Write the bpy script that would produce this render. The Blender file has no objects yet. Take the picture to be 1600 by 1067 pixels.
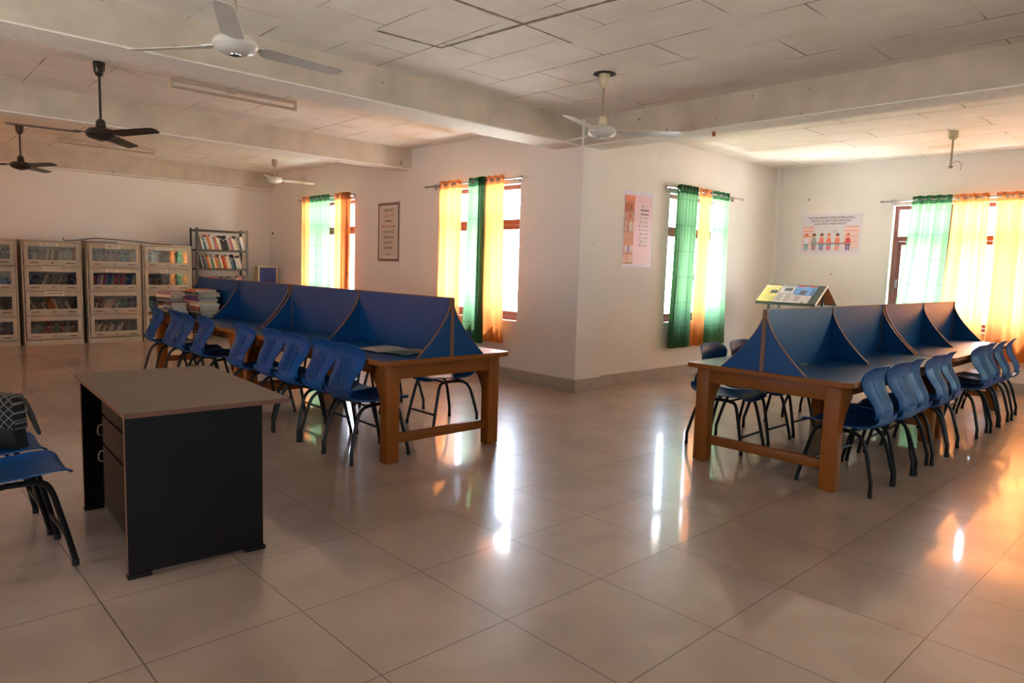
import bpy, bmesh, math, random
from mathutils import Vector, Matrix
random.seed(7)
SC = bpy.context.scene
COL = SC.collection
PI = math.pi

# ------------------------------------------------------------------ camera
cam_d = bpy.data.cameras.new('camera')
cam = bpy.data.objects.new('camera', cam_d)
COL.objects.link(cam)
SC.camera = cam
cam_d.sensor_width = 36.0
cam_d.lens = 36.0 * 1086.2 / 1600.0
cam_d.clip_start = 0.05
cam_d.clip_end = 200
_F = Vector((-0.72180367, 0.68406891, -0.10511515))
_R = Vector((0.68524091, 0.72768813, 0.03024704))
_U = Vector((-0.0971821, 0.05019678, 0.99399996))
M = Matrix((( _R.x, _U.x, -_F.x, 1.96781), (_R.y, _U.y, -_F.y, -1.88134), (_R.z, _U.z, -_F.z, 1.43971), (0, 0, 0, 1)))
cam.matrix_world = M

# ------------------------------------------------------------------ view, sky, sun
SC.view_settings.view_transform = 'Standard'
SC.view_settings.look = 'None'
SC.view_settings.gamma = 1.0
SC.view_settings.use_curve_mapping = False
SC.view_settings.exposure = 1.85
world = bpy.data.worlds.new('sky'); SC.world = world
world.use_nodes = True
wn = world.node_tree
bgn = wn.nodes['Background']
_tc = wn.nodes.new('ShaderNodeTexCoord'); _sp = wn.nodes.new('ShaderNodeSeparateXYZ'); _rp = wn.nodes.new('ShaderNodeValToRGB')
_mr = wn.nodes.new('ShaderNodeMapRange'); _mr.inputs['From Min'].default_value = -1; _mr.inputs['From Max'].default_value = 1
wn.links.new(_tc.outputs['Generated'], _sp.inputs[0]); wn.links.new(_sp.outputs[2], _mr.inputs['Value']); wn.links.new(_mr.outputs[0], _rp.inputs[0])
_rp.color_ramp.elements[0].position = 0.46; _rp.color_ramp.elements[0].color = (0.98, 0.97, 0.95, 1)      # pale ground outside, made brighter than the sky to light the ceiling
_rp.color_ramp.elements[1].position = 0.52; _rp.color_ramp.elements[1].color = (0.40, 0.48, 0.60, 1)     # hazy sky
wn.links.new(_rp.outputs[0], bgn.inputs[0])
bgn.inputs[1].default_value = 16.0
sun_d = bpy.data.lights.new('sun', 'SUN'); sun_d.energy = 4.0; sun_d.angle = math.radians(1.2)
sun_d.color = (1.0, 0.93, 0.82)
sun = bpy.data.objects.new('sun', sun_d); COL.objects.link(sun)
sun.rotation_euler = Vector((-0.10, -0.52, -0.85)).to_track_quat('-Z', 'Y').to_euler()
SC.cycles.max_bounces = 10
SC.cycles.diffuse_bounces = 6
SC.cycles.glossy_bounces = 4
SC.cycles.transmission_bounces = 6
SC.cycles.transparent_max_bounces = 12
SC.cycles.caustics_reflective = False
SC.cycles.caustics_refractive = False
SC.cycles.sample_clamp_indirect = 6.0
SC.cycles.use_denoising = True

def portal(loc, rot, sx, sy):
    d = bpy.data.lights.new('window_portal', 'AREA'); d.shape = 'RECTANGLE'; d.size = sx; d.size_y = sy
    d.cycles.is_portal = True
    o = bpy.data.objects.new('window_portal', d); COL.objects.link(o); o.location = loc; o.rotation_euler = rot
    return o

# ------------------------------------------------------------------ helpers
def srgb(r, g, b):
    f = lambda c: (c/255)/12.92 if c/255 <= 0.04045 else (((c/255)+0.055)/1.055)**2.4
    return (f(r), f(g), f(b), 1)

MATS = {}
def mat(name, col, rough=0.5, metal=0.0, noise=0.0, nscale=8.0, bump=0.0, bscale=40.0, coat=0.0, spec=0.5, stretch=None):
    if name in MATS: return MATS[name]
    m = bpy.data.materials.new(name); m.use_nodes = True; MATS[name] = m
    nt = m.node_tree; b = nt.nodes['Principled BSDF']
    b.inputs['Base Color'].default_value = col
    b.inputs['Roughness'].default_value = rough
    b.inputs['Metallic'].default_value = metal
    b.inputs['Specular IOR Level'].default_value = spec
    b.inputs['Coat Weight'].default_value = coat
    tc = nt.nodes.new('ShaderNodeTexCoord')
    mp = nt.nodes.new('ShaderNodeMapping'); nt.links.new(tc.outputs['Object'], mp.inputs['Vector'])
    if stretch: mp.inputs['Scale'].default_value = stretch
    if noise > 0:
        n = nt.nodes.new('ShaderNodeTexNoise'); n.inputs['Scale'].default_value = nscale; n.inputs['Detail'].default_value = 5
        nt.links.new(mp.outputs[0], n.inputs['Vector'])
        r = nt.nodes.new('ShaderNodeMapRange'); r.inputs['From Min'].default_value = 0.3; r.inputs['From Max'].default_value = 0.7
        r.inputs['To Min'].default_value = 1 - noise; r.inputs['To Max'].default_value = 1 + noise
        nt.links.new(n.outputs['Fac'], r.inputs['Value'])
        mx = nt.nodes.new('ShaderNodeVectorMath'); mx.operation = 'SCALE'
        mx.inputs[0].default_value = col[:3]; nt.links.new(r.outputs[0], mx.inputs['Scale'])
        nt.links.new(mx.outputs[0], b.inputs['Base Color'])
    if bump > 0:
        n2 = nt.nodes.new('ShaderNodeTexNoise'); n2.inputs['Scale'].default_value = bscale; n2.inputs['Detail'].default_value = 4
        nt.links.new(mp.outputs[0], n2.inputs['Vector'])
        bp = nt.nodes.new('ShaderNodeBump'); bp.inputs['Strength'].default_value = bump; bp.inputs['Distance'].default_value = 0.01
        nt.links.new(n2.outputs['Fac'], bp.inputs['Height']); nt.links.new(bp.outputs[0], b.inputs['Normal'])
    return m

class MB:
    """collects shapes; build() links them as ONE mesh object"""
    def __init__(s): s.v = []; s.f = []; s.m = []
    def add(s, vs, fs, mi=0):
        o = len(s.v); s.v += [tuple(v) for v in vs]; s.f += [tuple(i+o for i in f) for f in fs]; s.m += [mi]*len(fs); return s
    def box(s, x0, x1, y0, y1, z0, z1, mi=0, M=None):
        vs = [Vector((x, y, z)) for x in (x0, x1) for y in (y0, y1) for z in (z0, z1)]
        if M: vs = [M @ v for v in vs]
        return s.add(vs, [(0,1,3,2),(4,6,7,5),(0,4,5,1),(2,3,7,6),(0,2,6,4),(1,5,7,3)], mi)
    def prism(s, poly, h0, h1, axis='z', mi=0, M=None):
        """extrude a 2D polygon (a,b) along axis between h0,h1"""
        def P(a, b, h):
            v = Vector({'z': (a, b, h), 'y': (a, h, b), 'x': (h, a, b)}[axis]); return M @ v if M else v
        n = len(poly)
        vs = [P(a, b, h0) for a, b in poly] + [P(a, b, h1) for a, b in poly]
        return s.add(vs, [tuple(range(n))[::-1], tuple(range(n, 2*n))] + [(i, (i+1) % n, n+(i+1) % n, n+i) for i in range(n)], mi)
    def tube(s, pts, r, n=8, mi=0, cap=True, closed=False):
        pts = [Vector(p) for p in pts]; rr = r if isinstance(r, (list, tuple)) else [r]*len(pts)
        rings = []; N = len(pts); prev = None
        for i, p in enumerate(pts):
            if closed: t = (pts[(i+1) % N]-pts[i-1]).normalized()
            else: t = (pts[min(i+1, N-1)]-pts[max(i-1, 0)]).normalized()
            if prev is None: a = t.orthogonal().normalized()
            else:
                a = prev - t*prev.dot(t)
                a = a.normalized() if a.length > 1e-6 else t.orthogonal().normalized()
            prev = a; b = t.cross(a)
            rings.append([p + (a*math.cos(2*PI*k/n) + b*math.sin(2*PI*k/n))*rr[i] for k in range(n)])
        vs = [v for rg in rings for v in rg]; fs = []
        for i in range(N if closed else N-1):
            j = (i+1) % N
            for k in range(n): fs.append((i*n+k, i*n+(k+1) % n, j*n+(k+1) % n, j*n+k))
        if cap and not closed: fs += [tuple(range(n))[::-1], tuple((N-1)*n+k for k in range(n))]
        return s.add(vs, fs, mi)
    def lathe(s, prof, n=24, c=(0, 0, 0), mi=0):
        vs = []; fs = []
        for r, z in prof:
            for k in range(n): vs.append((c[0]+r*math.cos(2*PI*k/n), c[1]+r*math.sin(2*PI*k/n), c[2]+z))
        for i in range(len(prof)-1):
            for k in range(n): fs.append((i*n+k, i*n+(k+1) % n, (i+1)*n+(k+1) % n, (i+1)*n+k))
        fs += [tuple(range(n))[::-1], tuple((len(prof)-1)*n+k for k in range(n))]
        return s.add(vs, fs, mi)
    def build(s, name, mats, parent=None, smooth=False, bevel=0.0, loc=None, rot=None, bseg=2):
        me = bpy.data.meshes.new(name); me.from_pydata(s.v, [], s.f)
        if not isinstance(mats, (list, tuple)): mats = [mats]
        for m in mats: me.materials.append(m)
        for p, mi in zip(me.polygons, s.m): p.material_index = mi
        bm = bmesh.new(); bm.from_mesh(me)
        bmesh.ops.recalc_face_normals(bm, faces=bm.faces)
        bm.to_mesh(me); bm.free()
        o = bpy.data.objects.new(name, me); COL.objects.link(o)
        if parent: o.parent = parent
        if loc is not None: o.location = loc
        if rot is not None: o.rotation_euler = rot
        if bevel > 0:
            bv = o.modifiers.new('bevel', 'BEVEL'); bv.width = bevel; bv.segments = bseg; bv.limit_method = 'ANGLE'; bv.angle_limit = 0.7
        if smooth or bevel > 0:
            for p in me.polygons: p.use_smooth = True
            me.set_sharp_from_angle(angle=math.radians(40))
        return o

def bake(o):
    """apply modifiers by swapping in the evaluated mesh"""
    dg = bpy.context.evaluated_depsgraph_get()
    me = bpy.data.meshes.new_from_object(o.evaluated_get(dg)); o.modifiers.clear(); o.data = me
    for p in me.polygons: p.use_smooth = True
    me.set_sharp_from_angle(angle=math.radians(45))
    return o

def tag(o, label=None, cat=None, group=None, kind=None):
    if label: o['label'] = label
    if cat: o['category'] = cat
    if group: o['group'] = group
    if kind: o['kind'] = kind
    return o
def empty(name, loc, rz=0, label=None, cat=None, group=None):
    o = bpy.data.objects.new(name, None); COL.objects.link(o); o.empty_display_size = 0.1
    o.location = loc; o.rotation_euler = (0, 0, rz); tag(o, label, cat, group); return o
def copy_tree(o, parent=None):
    c = o.copy(); COL.objects.link(c); c.parent = parent
    for ch in [x for x in ALLCH(o)]: copy_tree(ch, c)
    return c
def ALLCH(o): return [x for x in bpy.data.objects if x.parent == o]
def struct(mb, name, mats, parent=None, **k):
    o = mb.build(name, mats, parent, **k)
    if not parent: o['kind'] = 'structure'
    return o
def cr(pts, n=6):
    """Catmull-Rom through pts"""
    P = [Vector(p) for p in pts]; P = [2*P[0]-P[1]] + P + [2*P[-1]-P[-2]]; out = []
    for i in range(1, len(P)-2):
        for k in range(n):
            t = k/n; a, b, c, d = P[i-1:i+3]
            out.append(0.5*((2*b)+(c-a)*t+(2*a-5*b+4*c-d)*t*t+(3*b-a-3*c+d)*t**3))
    out.append(P[-2]); return out

def text_mesh(body, size, material, parent, M, align='CENTER', name='lettering', ext=0.0006, sx=1.0):
    """lettering lying in local XY plane, placed by matrix M (parent space)"""
    cu = bpy.data.curves.new('t', 'FONT'); cu.body = body; cu.size = size; cu.align_x = align; cu.align_y = 'CENTER'; cu.extrude = ext
    cu.space_line = 1.0; cu.resolution_u = 3
    to = bpy.data.objects.new('t', cu); COL.objects.link(to)
    bpy.context.view_layer.update()
    dg = bpy.context.evaluated_depsgraph_get()
    me = bpy.data.meshes.new_from_object(to.evaluated_get(dg))
    bpy.data.objects.remove(to)
    me.transform(M @ Matrix.Diagonal((sx, 1, 1, 1)))
    me.materials.clear(); me.materials.append(material)
    o = bpy.data.objects.new(name, me); COL.objects.link(o); o.parent = parent
    return o

# ------------------------------------------------------------------ setting materials
def wall_mat():
    m = mat('cream_wall_paint', srgb(230, 223, 216), 0.75, noise=0.035, nscale=1.3, bump=0.12, bscale=9)
    return m
WALL = wall_mat()
CONC = mat('painted_beam_plaster', srgb(196, 182, 165), 0.85, noise=0.13, nscale=3.2, bump=0.5, bscale=6)
def add_specks(m, scale, thr, dark):
    """chips and stains scattered over old plaster"""
    nt = m.node_tree; b = nt.nodes['Principled BSDF']; src = b.inputs['Base Color'].links[0].from_socket
    geo = nt.nodes.new('ShaderNodeNewGeometry'); n = nt.nodes.new('ShaderNodeTexNoise'); n.inputs['Scale'].default_value = scale; n.inputs['Detail'].default_value = 3
    nt.links.new(geo.outputs['Position'], n.inputs['Vector'])
    r = nt.nodes.new('ShaderNodeMapRange'); r.inputs['From Min'].default_value = thr; r.inputs['From Max'].default_value = thr+0.03; nt.links.new(n.outputs['Fac'], r.inputs['Value'])
    mx = nt.nodes.new('ShaderNodeMix'); mx.data_type = 'RGBA'; nt.links.new(r.outputs[0], mx.inputs[0]); nt.links.new(src, mx.inputs[6]); mx.inputs[7].default_value = dark
    nt.links.new(mx.outputs[2], b.inputs['Base Color'])
add_specks(CONC, 9, 0.70, srgb(140, 118, 98)); add_specks(WALL, 7, 0.755, srgb(176, 150, 128))
BEAMEDGE = mat('white_rough_plaster', srgb(236, 230, 222), 0.85, noise=0.06, nscale=20, bump=0.8, bscale=25)
SKIRT = mat('grey_skirting_stone', srgb(170, 158, 146), 0.45, noise=0.08, nscale=5)
REVEAL = mat('white_reveal_paint', srgb(238, 236, 232), 0.6)

def floor_mat():
    m = bpy.data.materials.new('glossy_beige_floor_tiles'); m.use_nodes = True; nt = m.node_tree; L = nt.links; N = nt.nodes
    b = N['Principled BSDF']
    geo = N.new('ShaderNodeNewGeometry'); sep = N.new('ShaderNodeSeparateXYZ'); L.new(geo.outputs['Position'], sep.inputs[0])
    def math_(op, a, bb=None, c=None):
        n = N.new('ShaderNodeMath'); n.operation = op
        for i, v in enumerate((a, bb, c)):
            if v is None: continue
            if isinstance(v, (int, float)): n.inputs[i].default_value = v
            else: L.new(v, n.inputs[i])
        return n.outputs[0]
    def dist(s):
        t = math_('DIVIDE', s, 0.6); fr = math_('FRACT', math_('ADD', t, 100.5)); return math_('ABSOLUTE', math_('SUBTRACT', fr, 0.5))
    d = math_('MINIMUM', dist(sep.outputs[0]), dist(sep.outputs[1]))
    grout = math_('LESS_THAN', d, 0.0042)
    # per tile shade
    fx = math_('FLOOR', math_('DIVIDE', sep.outputs[0], 0.6)); fy = math_('FLOOR', math_('DIVIDE', sep.outputs[1], 0.6))
    cmb = N.new('ShaderNodeCombineXYZ'); L.new(fx, cmb.inputs[0]); L.new(fy, cmb.inputs[1])
    wn_ = N.new('ShaderNodeTexWhiteNoise'); wn_.noise_dimensions = '3D'; L.new(cmb.outputs[0], wn_.inputs['Vector'])
    n1 = N.new('ShaderNodeTexNoise'); n1.inputs['Scale'].default_value = 2.2; n1.inputs['Detail'].default_value = 6; n1.inputs['Distortion'].default_value = 0.6
    L.new(geo.outputs['Position'], n1.inputs['Vector'])
    base = N.new('ShaderNodeValToRGB'); base.color_ramp.elements[0].position = 0.3; base.color_ramp.elements[1].position = 0.72
    base.color_ramp.elements[0].color = srgb(152, 129, 112); base.color_ramp.elements[1].color = srgb(174, 150, 133)
    L.new(n1.outputs['Fac'], base.inputs[0])
    sc_ = N.new('ShaderNodeVectorMath'); sc_.operation = 'SCALE'; L.new(base.outputs[0], sc_.inputs[0])
    L.new(math_('MULTIPLY_ADD', wn_.outputs['Value'], 0.08, 0.95), sc_.inputs['Scale'])
    mx = N.new('ShaderNodeMix'); mx.data_type = 'RGBA'; L.new(grout, mx.inputs[0]); L.new(sc_.outputs[0], mx.inputs[6]); mx.inputs[7].default_value = srgb(88, 70, 60)
    L.new(mx.outputs[2], b.inputs['Base Color'])
    # smeared mop marks: roughness varies in stretched noise
    mp = N.new('ShaderNodeMapping'); mp.inputs['Scale'].default_value = (1.0, 1.6, 1); mp.inputs['Rotation'].default_value = (0, 0, 0.6)
    L.new(geo.outputs['Position'], mp.inputs['Vector'])
    n2 = N.new('ShaderNodeTexNoise'); n2.inputs['Scale'].default_value = 1.6; n2.inputs['Detail'].default_value = 6; n2.inputs['Distortion'].default_value = 0.0
    L.new(mp.outputs[0], n2.inputs['Vector'])
    rr = N.new('ShaderNodeMapRange'); rr.inputs['From Min'].default_value = 0.3; rr.inputs['From Max'].default_value = 0.7
    rr.inputs['To Min'].default_value = 0.65; rr.inputs['To Max'].default_value = 0.35
    L.new(n2.outputs['Fac'], rr.inputs['Value'])
    b.inputs['Roughness'].default_value = 0.31
    L.new(rr.outputs[0], b.inputs['Coat Weight'])
    b.inputs['Specular IOR Level'].default_value = 0.65
    b.inputs['Coat Roughness'].default_value = 0.07
    bp = N.new('ShaderNodeBump'); bp.inputs['Strength'].default_value = 0.35; bp.inputs['Distance'].default_value = 0.002
    L.new(math_('SUBTRACT', 1.0, grout), bp.inputs['Height']); L.new(bp.outputs[0], b.inputs['Normal'])
    return m

def ceiling_mat():
    m = bpy.data.materials.new('shuttered_ceiling_paint'); m.use_nodes = True; nt = m.node_tree; L = nt.links; N = nt.nodes
    b = N['Principled BSDF']; b.inputs['Roughness'].default_value = 0.85
    geo = N.new('ShaderNodeNewGeometry')
    mp = N.new('ShaderNodeMapping'); mp.inputs['Location'].default_value = (0.12, 0.02, 0); L.new(geo.outputs['Position'], mp.inputs['Vector'])
    nw = N.new('ShaderNodeTexNoise'); nw.inputs['Scale'].default_value = 1.0; L.new(geo.outputs['Position'], nw.inputs['Vector'])
    vm = N.new('ShaderNodeVectorMath'); vm.operation = 'MULTIPLY_ADD'; vm.inputs[1].default_value = (0.04, 0.04, 0); L.new(nw.outputs['Color'], vm.inputs[0]); L.new(mp.outputs[0], vm.inputs[2])
    br = N.new('ShaderNodeTexBrick'); br.offset = 0.37; br.inputs['Scale'].default_value = 1.0
    br.inputs['Brick Width'].default_value = 1.18; br.inputs['Row Height'].default_value = 0.52
    br.inputs['Mortar Size'].default_value = 0.006; br.inputs['Mortar Smooth'].default_value = 0.3
    L.new(vm.outputs[0], br.inputs['Vector'])
    n1 = N.new('ShaderNodeTexNoise'); n1.inputs['Scale'].default_value = 1.7; n1.inputs['Detail'].default_value = 3; L.new(geo.outputs['Position'], n1.inputs['Vector'])
    r1 = N.new('ShaderNodeMapRange'); r1.inputs['From Min'].default_value = 0.42; r1.inputs['From Max'].default_value = 0.62; L.new(n1.outputs['Fac'], r1.inputs['Value'])
    mu = N.new('ShaderNodeMath'); mu.operation = 'MULTIPLY'; L.new(br.outputs['Fac'], mu.inputs[0]); L.new(r1.outputs[0], mu.inputs[1])
    n2 = N.new('ShaderNodeTexNoise'); n2.inputs['Scale'].default_value = 3.0; n2.inputs['Detail'].default_value = 7; L.new(geo.outputs['Position'], n2.inputs['Vector'])
    cr_ = N.new('ShaderNodeValToRGB'); cr_.color_ramp.elements[0].position = 0.3; cr_.color_ramp.elements[1].position = 0.75
    cr_.color_ramp.elements[0].color = srgb(234, 226, 216); cr_.color_ramp.elements[1].color = srgb(246, 241, 234)
    L.new(n2.outputs['Fac'], cr_.inputs[0])
    mx = N.new('ShaderNodeMix'); mx.data_type = 'RGBA'; L.new(mu.outputs[0], mx.inputs[0]); L.new(cr_.outputs[0], mx.inputs[6]); mx.inputs[7].default_value = srgb(120, 100, 82)
    L.new(mx.outputs[2], b.inputs['Base Color'])
    bp = N.new('ShaderNodeBump'); bp.inputs['Strength'].default_value = 0.5; bp.inputs['Distance'].default_value = 0.01; bp.invert = True
    L.new(mu.outputs[0], bp.inputs['Height'])
    n3 = N.new('ShaderNodeTexNoise'); n3.inputs['Scale'].default_value = 14; L.new(geo.outputs['Position'], n3.inputs['Vector'])
    bp2 = N.new('ShaderNodeBump'); bp2.inputs['Strength'].default_value = 0.25; bp2.inputs['Distance'].default_value = 0.01
    L.new(n3.outputs['Fac'], bp2.inputs['Height']); L.new(bp.outputs[0], bp2.inputs['Normal']); L.new(bp2.outputs[0], b.inputs['Normal'])
    return m

# ------------------------------------------------------------------ room shell
X0, XR, Y0, YW2, YW4, XW3 = -11.70, 5.4, -5.6, 4.26, 9.10, -3.47
ZC = 3.15; TH = 0.23
SILL, HEAD = 0.76, 2.50
mb = MB(); mb.box(X0-TH, XR+TH, Y0-TH, YW2+TH, -0.12, 0).box(XW3-TH, XR+TH, YW2+TH, YW4+TH, -0.12, 0)
struct(mb, 'floor', floor_mat())
mb = MB(); mb.box(X0-TH, XR+TH, Y0-TH, YW2+TH, ZC, ZC+0.15).box(XW3-TH, XR+TH, YW2+TH, YW4+TH, ZC, ZC+0.15)
struct(mb, 'ceiling', ceiling_mat())

def wall(name, axis, c0, c1, a0, a1, openings):
    """axis 'y': wall occupies y in c0..c1, runs along x a0..a1.  openings (lo,hi,zlo,zhi)"""
    mb = MB()
    def bx(lo, hi, z0, z1):
        if axis == 'y': mb.box(lo, hi, c0, c1, z0, z1)
        else: mb.box(c0, c1, lo, hi, z0, z1)
    cur = a0
    for lo, hi, z0, z1 in sorted(openings):
        bx(cur, lo, 0, ZC)
        if z0 > 0: bx(lo, hi, 0, z0)
        bx(lo, hi, z1, ZC); cur = hi
    bx(cur, a1, 0, ZC)
    return struct(mb, name, WALL)
W1, W2_, W3_, W4_ = (-10.12, -8.43), (-6.08, -4.44), (6.10, 7.62), (-1.69, 0.45)
op = lambda w: (w[0], w[1], SILL, HEAD)
wall('wall_left', 'x', X0-TH, X0, Y0-TH, YW2+TH, [])
wall('wall_center', 'y', YW2, YW2+TH, X0, XW3-TH, [op(W1), op(W2_)])
wall('wall_corner', 'x', XW3-TH, XW3, YW2, YW4+TH, [op(W3_)])
wall('wall_far', 'y', YW4, YW4+TH, XW3, XR, [op(W4_), (2.2, 4.2, SILL, HEAD)])  # right-hand opening is unseen, added to let in more light
ADDED_RW = [(-1.3, -0.2)]  # unseen right window, added for its light
wall('wall_right', 'x', XR, XR+TH, Y0, YW4+TH, [op(w) for w in ADDED_RW])
ADDED_BW = [(-10.8, -8.8), (-2.8, -1.7)]  # unseen rear windows, added to brighten and warm the room
wall('wall_rear', 'y', Y0-TH, Y0, X0, XR+TH, [op(w) for w in ADDED_BW])

# column at the outer corner, small pilaster in the inner corner
mb = MB(); mb.box(-3.72, -3.415, YW2-0.004, 4.72, 0, ZC); struct(mb, 'trim_1', WALL)['label'] = 'corner column where the two window walls meet'
mb = MB(); mb.box(XW3-0.01, XW3+0.08, YW4-0.07, YW4+0.01, 0, ZC); struct(mb, 'trim_2', WALL)
# beams: rough plaster underside
def beam(name, x0, x1, y0, y1, z0):
    mb = MB(); mb.box(x0, x1, y0, y1, z0+0.012, ZC+0.01); mb.box(x0+0.002, x1-0.002, y0+0.002, y1-0.002, z0, z0+0.014, mi=1)
    return struct(mb, name, [CONC, BEAMEDGE])
beam('trim_3', -3.86, -3.45, Y0, YW2+0.01, 2.85)
beam('trim_4', -7.08, -6.80, Y0, YW2+0.01, 2.85)
beam('trim_5', X0-0.01, -11.45, Y0, YW2+0.01, 2.82)
beam('trim_6', -3.44, XR, YW2, 4.57, 2.845)
beam('trim_7', 1.6, 1.95, Y0, YW2, 2.85)
# ceiling joints as grey strips, recess shade put into their colour
mb = MB()
def groove(pts, w):
    for (ax, ay), (bx_, by) in zip(pts[:-1], pts[1:]):
        a = Vector((ax, ay, 0)); b = Vector((bx_, by, 0)); t = (b-a).normalized(); nn = Vector((-t.y, t.x, 0)); K = 14
        L_ = []
        for k in range(K+1):
            p = a.lerp(b, k/K); ww = w*(0.6+0.8*random.random())*0.5
            L_.append((p+nn*ww, p-nn*ww))
        for k in range(K):
            q = [L_[k][0], L_[k+1][0], L_[k+1][1], L_[k][1]]
            mb.add([(v.x, v.y, ZC+0.003) for v in q] + [(v.x, v.y, ZC-0.002) for v in q], [(0,1,2,3),(7,6,5,4),(0,4,5,1),(2,6,7,3),(1,5,6,2),(3,7,4,0)])
groove([(-1.74, 0.85), (-1.73, 1.64), (-2.6, 1.58), (-2.64, 1.02)], 0.028)
groove([(-1.73, 1.64), (-0.9, 1.72)], 0.03)
groove([(-1.73, 1.66), (-1.75, 2.17)], 0.012)
struct(mb, 'trim_8', mat('recess_shade_joint', srgb(140, 126, 110), 0.95))  # flat grey standing in for the shade inside the grooves

# skirting
def skirt(name, boxes):
    mb = MB()
    for b in boxes: mb.box(*b)
    struct(mb, name, SKIRT, bevel=0.003)
skirt('baseboard_center', [(X0, -3.405, YW2-0.018, YW2+0.001, 0, 0.145)])
skirt('baseboard_corner', [(-3.42, -3.400, YW2-0.018, 4.73, 0, 0.145), (XW3, XW3+0.015, 4.73, YW4-0.07, 0, 0.145)])
skirt('baseboard_far', [(XW3+0.08, XR, YW4-0.015, YW4+0.001, 0, 0.145)])
skirt('baseboard_left', [(X0, X0+0.015, Y0, YW2-0.018, 0, 0.145)])

# ------------------------------------------------------------------ windows
FRAME = mat('maroon_window_wood', srgb(120, 66, 60), 0.45, noise=0.12, nscale=14, stretch=(1, 1, 0.15))
STEEL = mat('brushed_steel', srgb(190, 188, 184), 0.28, 1.0)
def glass_mat():
    m = bpy.data.materials.new('window_glass'); m.use_nodes = True; nt = m.node_tree; nt.nodes.remove(nt.nodes['Principled BSDF'])
    out = nt.nodes['Material Output']; tr = nt.nodes.new('ShaderNodeBsdfTransparent'); tr.inputs[0].default_value = (0.94, 0.97, 0.97, 1)
    gl = nt.nodes.new('ShaderNodeBsdfGlossy'); gl.inputs['Roughness'].default_value = 0.02
    lw = nt.nodes.new('ShaderNodeLayerWeight'); lw.inputs[0].default_value = 0.5; fr = nt.nodes.new('ShaderNodeMath'); fr.operation = 'POWER'; fr.inputs[1].default_value = 4.0
    nt.links.new(lw.outputs['Facing'], fr.inputs[0]); mx = nt.nodes.new('ShaderNodeMixShader')
    nt.links.new(fr.outputs[0], mx.inputs[0]); nt.links.new(tr.outputs[0], mx.inputs[1]); nt.links.new(gl.outputs[0], mx.inputs[2]); nt.links.new(mx.outputs[0], out.inputs[0])
    return m
GLASS = glass_mat()
def window(n, axis, face, w, out):
    """axis 'y': window in a wall of constant y=face (room face), out=+1/-1 direction outwards"""
    a0, a1 = w; L = a1-a0
    root = bpy.data.objects.new('window_%d' % n, None); COL.objects.link(root); root['kind'] = 'structure'
    root.empty_display_size = 0.1
    d = lambda t: face + out*t
    def B(mb, lo, hi, t0, t1, z0, z1, mi=0):
        p, q = sorted((d(t0), d(t1)))
        if axis == 'y': mb.box(lo, hi, p, q, z0, z1, mi)
        else: mb.box(p, q, lo, hi, z0, z1, mi)
    f = MB(); t0, t1 = 0.10, 0.17; fw = 0.055; ZT = 2.03
    B(f, a0, a0+fw, t0, t1, SILL, HEAD); B(f, a1-fw, a1, t0, t1, SILL, HEAD)
    B(f, a0+fw, a1-fw, t0, t1, HEAD-fw, HEAD); B(f, a0+fw, a1-fw, t0, t1, SILL, SILL+fw); B(f, a0+fw, a1-fw, t0, t1, ZT-0.035, ZT+0.035)
    k = 3 if L > 1.55 else 2
    for i in range(1, k):
        c = a0+L*i/k; B(f, c-0.03, c+0.03, t0, t1, SILL+fw, HEAD-fw)
    f.build('window_frame', FRAME, root)
    for i in range(k):
        lo = a0+L*i/k+(fw if i == 0 else 0.03); hi = a0+L*(i+1)/k-(fw if i == k-1 else 0.03)
        s = MB(); z0, z1 = SILL+fw+0.003, ZT-0.038; ww = 0.055; lo2, hi2 = lo+0.003, hi-0.003
        B(s, lo2, lo2+ww, t0+0.01, t1-0.01, z0, z1); B(s, hi2-ww, hi2, t0+0.01, t1-0.01, z0, z1)
        B(s, lo2+ww, hi2-ww, t0+0.01, t1-0.01, z0, z0+ww); B(s, lo2+ww, hi2-ww, t0+0.01, t1-0.01, z1-ww, z1)
        sh = s.build('window_sash', FRAME, root)
        h = MB(); B(h, lo2+0.015, lo2+0.035, t0-0.02, t0+0.01, 1.32, 1.44); h.build('window_handle', STEEL, sh)
        g = MB(); B(g, lo2+ww, hi2-ww, 0.133, 0.137, z0+ww, z1-ww); g.build('window_pane', GLASS, root)
        g = MB(); B(g, lo, hi, 0.133, 0.137, ZT+0.035, HEAD-fw); g.build('window_pane', GLASS, root)
    r = MB()   # white reveal lining and sill
    B(r, a0-0.001, a1+0.001, -0.012, 0.10, SILL-0.02, SILL+0.004); r.build('window_sill', REVEAL, root)
    if n <= 5:
        s = MB(); B(s, a0-0.15, a1+0.15, TH, TH+0.42, HEAD+0.12, HEAD+0.2); s.build('added_sun_shade', CONC, root)  # unseen overhang, added to keep sun off the upper window
    c = (a0+a1)/2; zc = (SILL+HEAD)/2; sz = HEAD-SILL
    if axis == 'y': portal((c, d(TH+0.02), zc), (PI/2 if out < 0 else -PI/2, 0, 0), L, sz)
    else: portal((d(TH+0.02), c, zc), (PI/2, 0, PI/2 if out > 0 else -PI/2), L, sz)
    return root
window(1, 'y', YW2, W1, 1); window(2, 'y', YW2, W2_, 1)
window(3, 'x', XW3, W3_, -1)
window(4, 'y', YW4, W4_, 1); window(5, 'y', YW4, (2.2, 4.2), 1)  # the last of these is unseen, added for its light
for i, w in enumerate(ADDED_RW): window(6+i, 'x', XR, w, 1)  # added window out of view, lights the room from the right
for i, w in enumerate(ADDED_BW): window(7+i, 'y', Y0, w, -1)  # added windows out of view, light the room from behind

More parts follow.
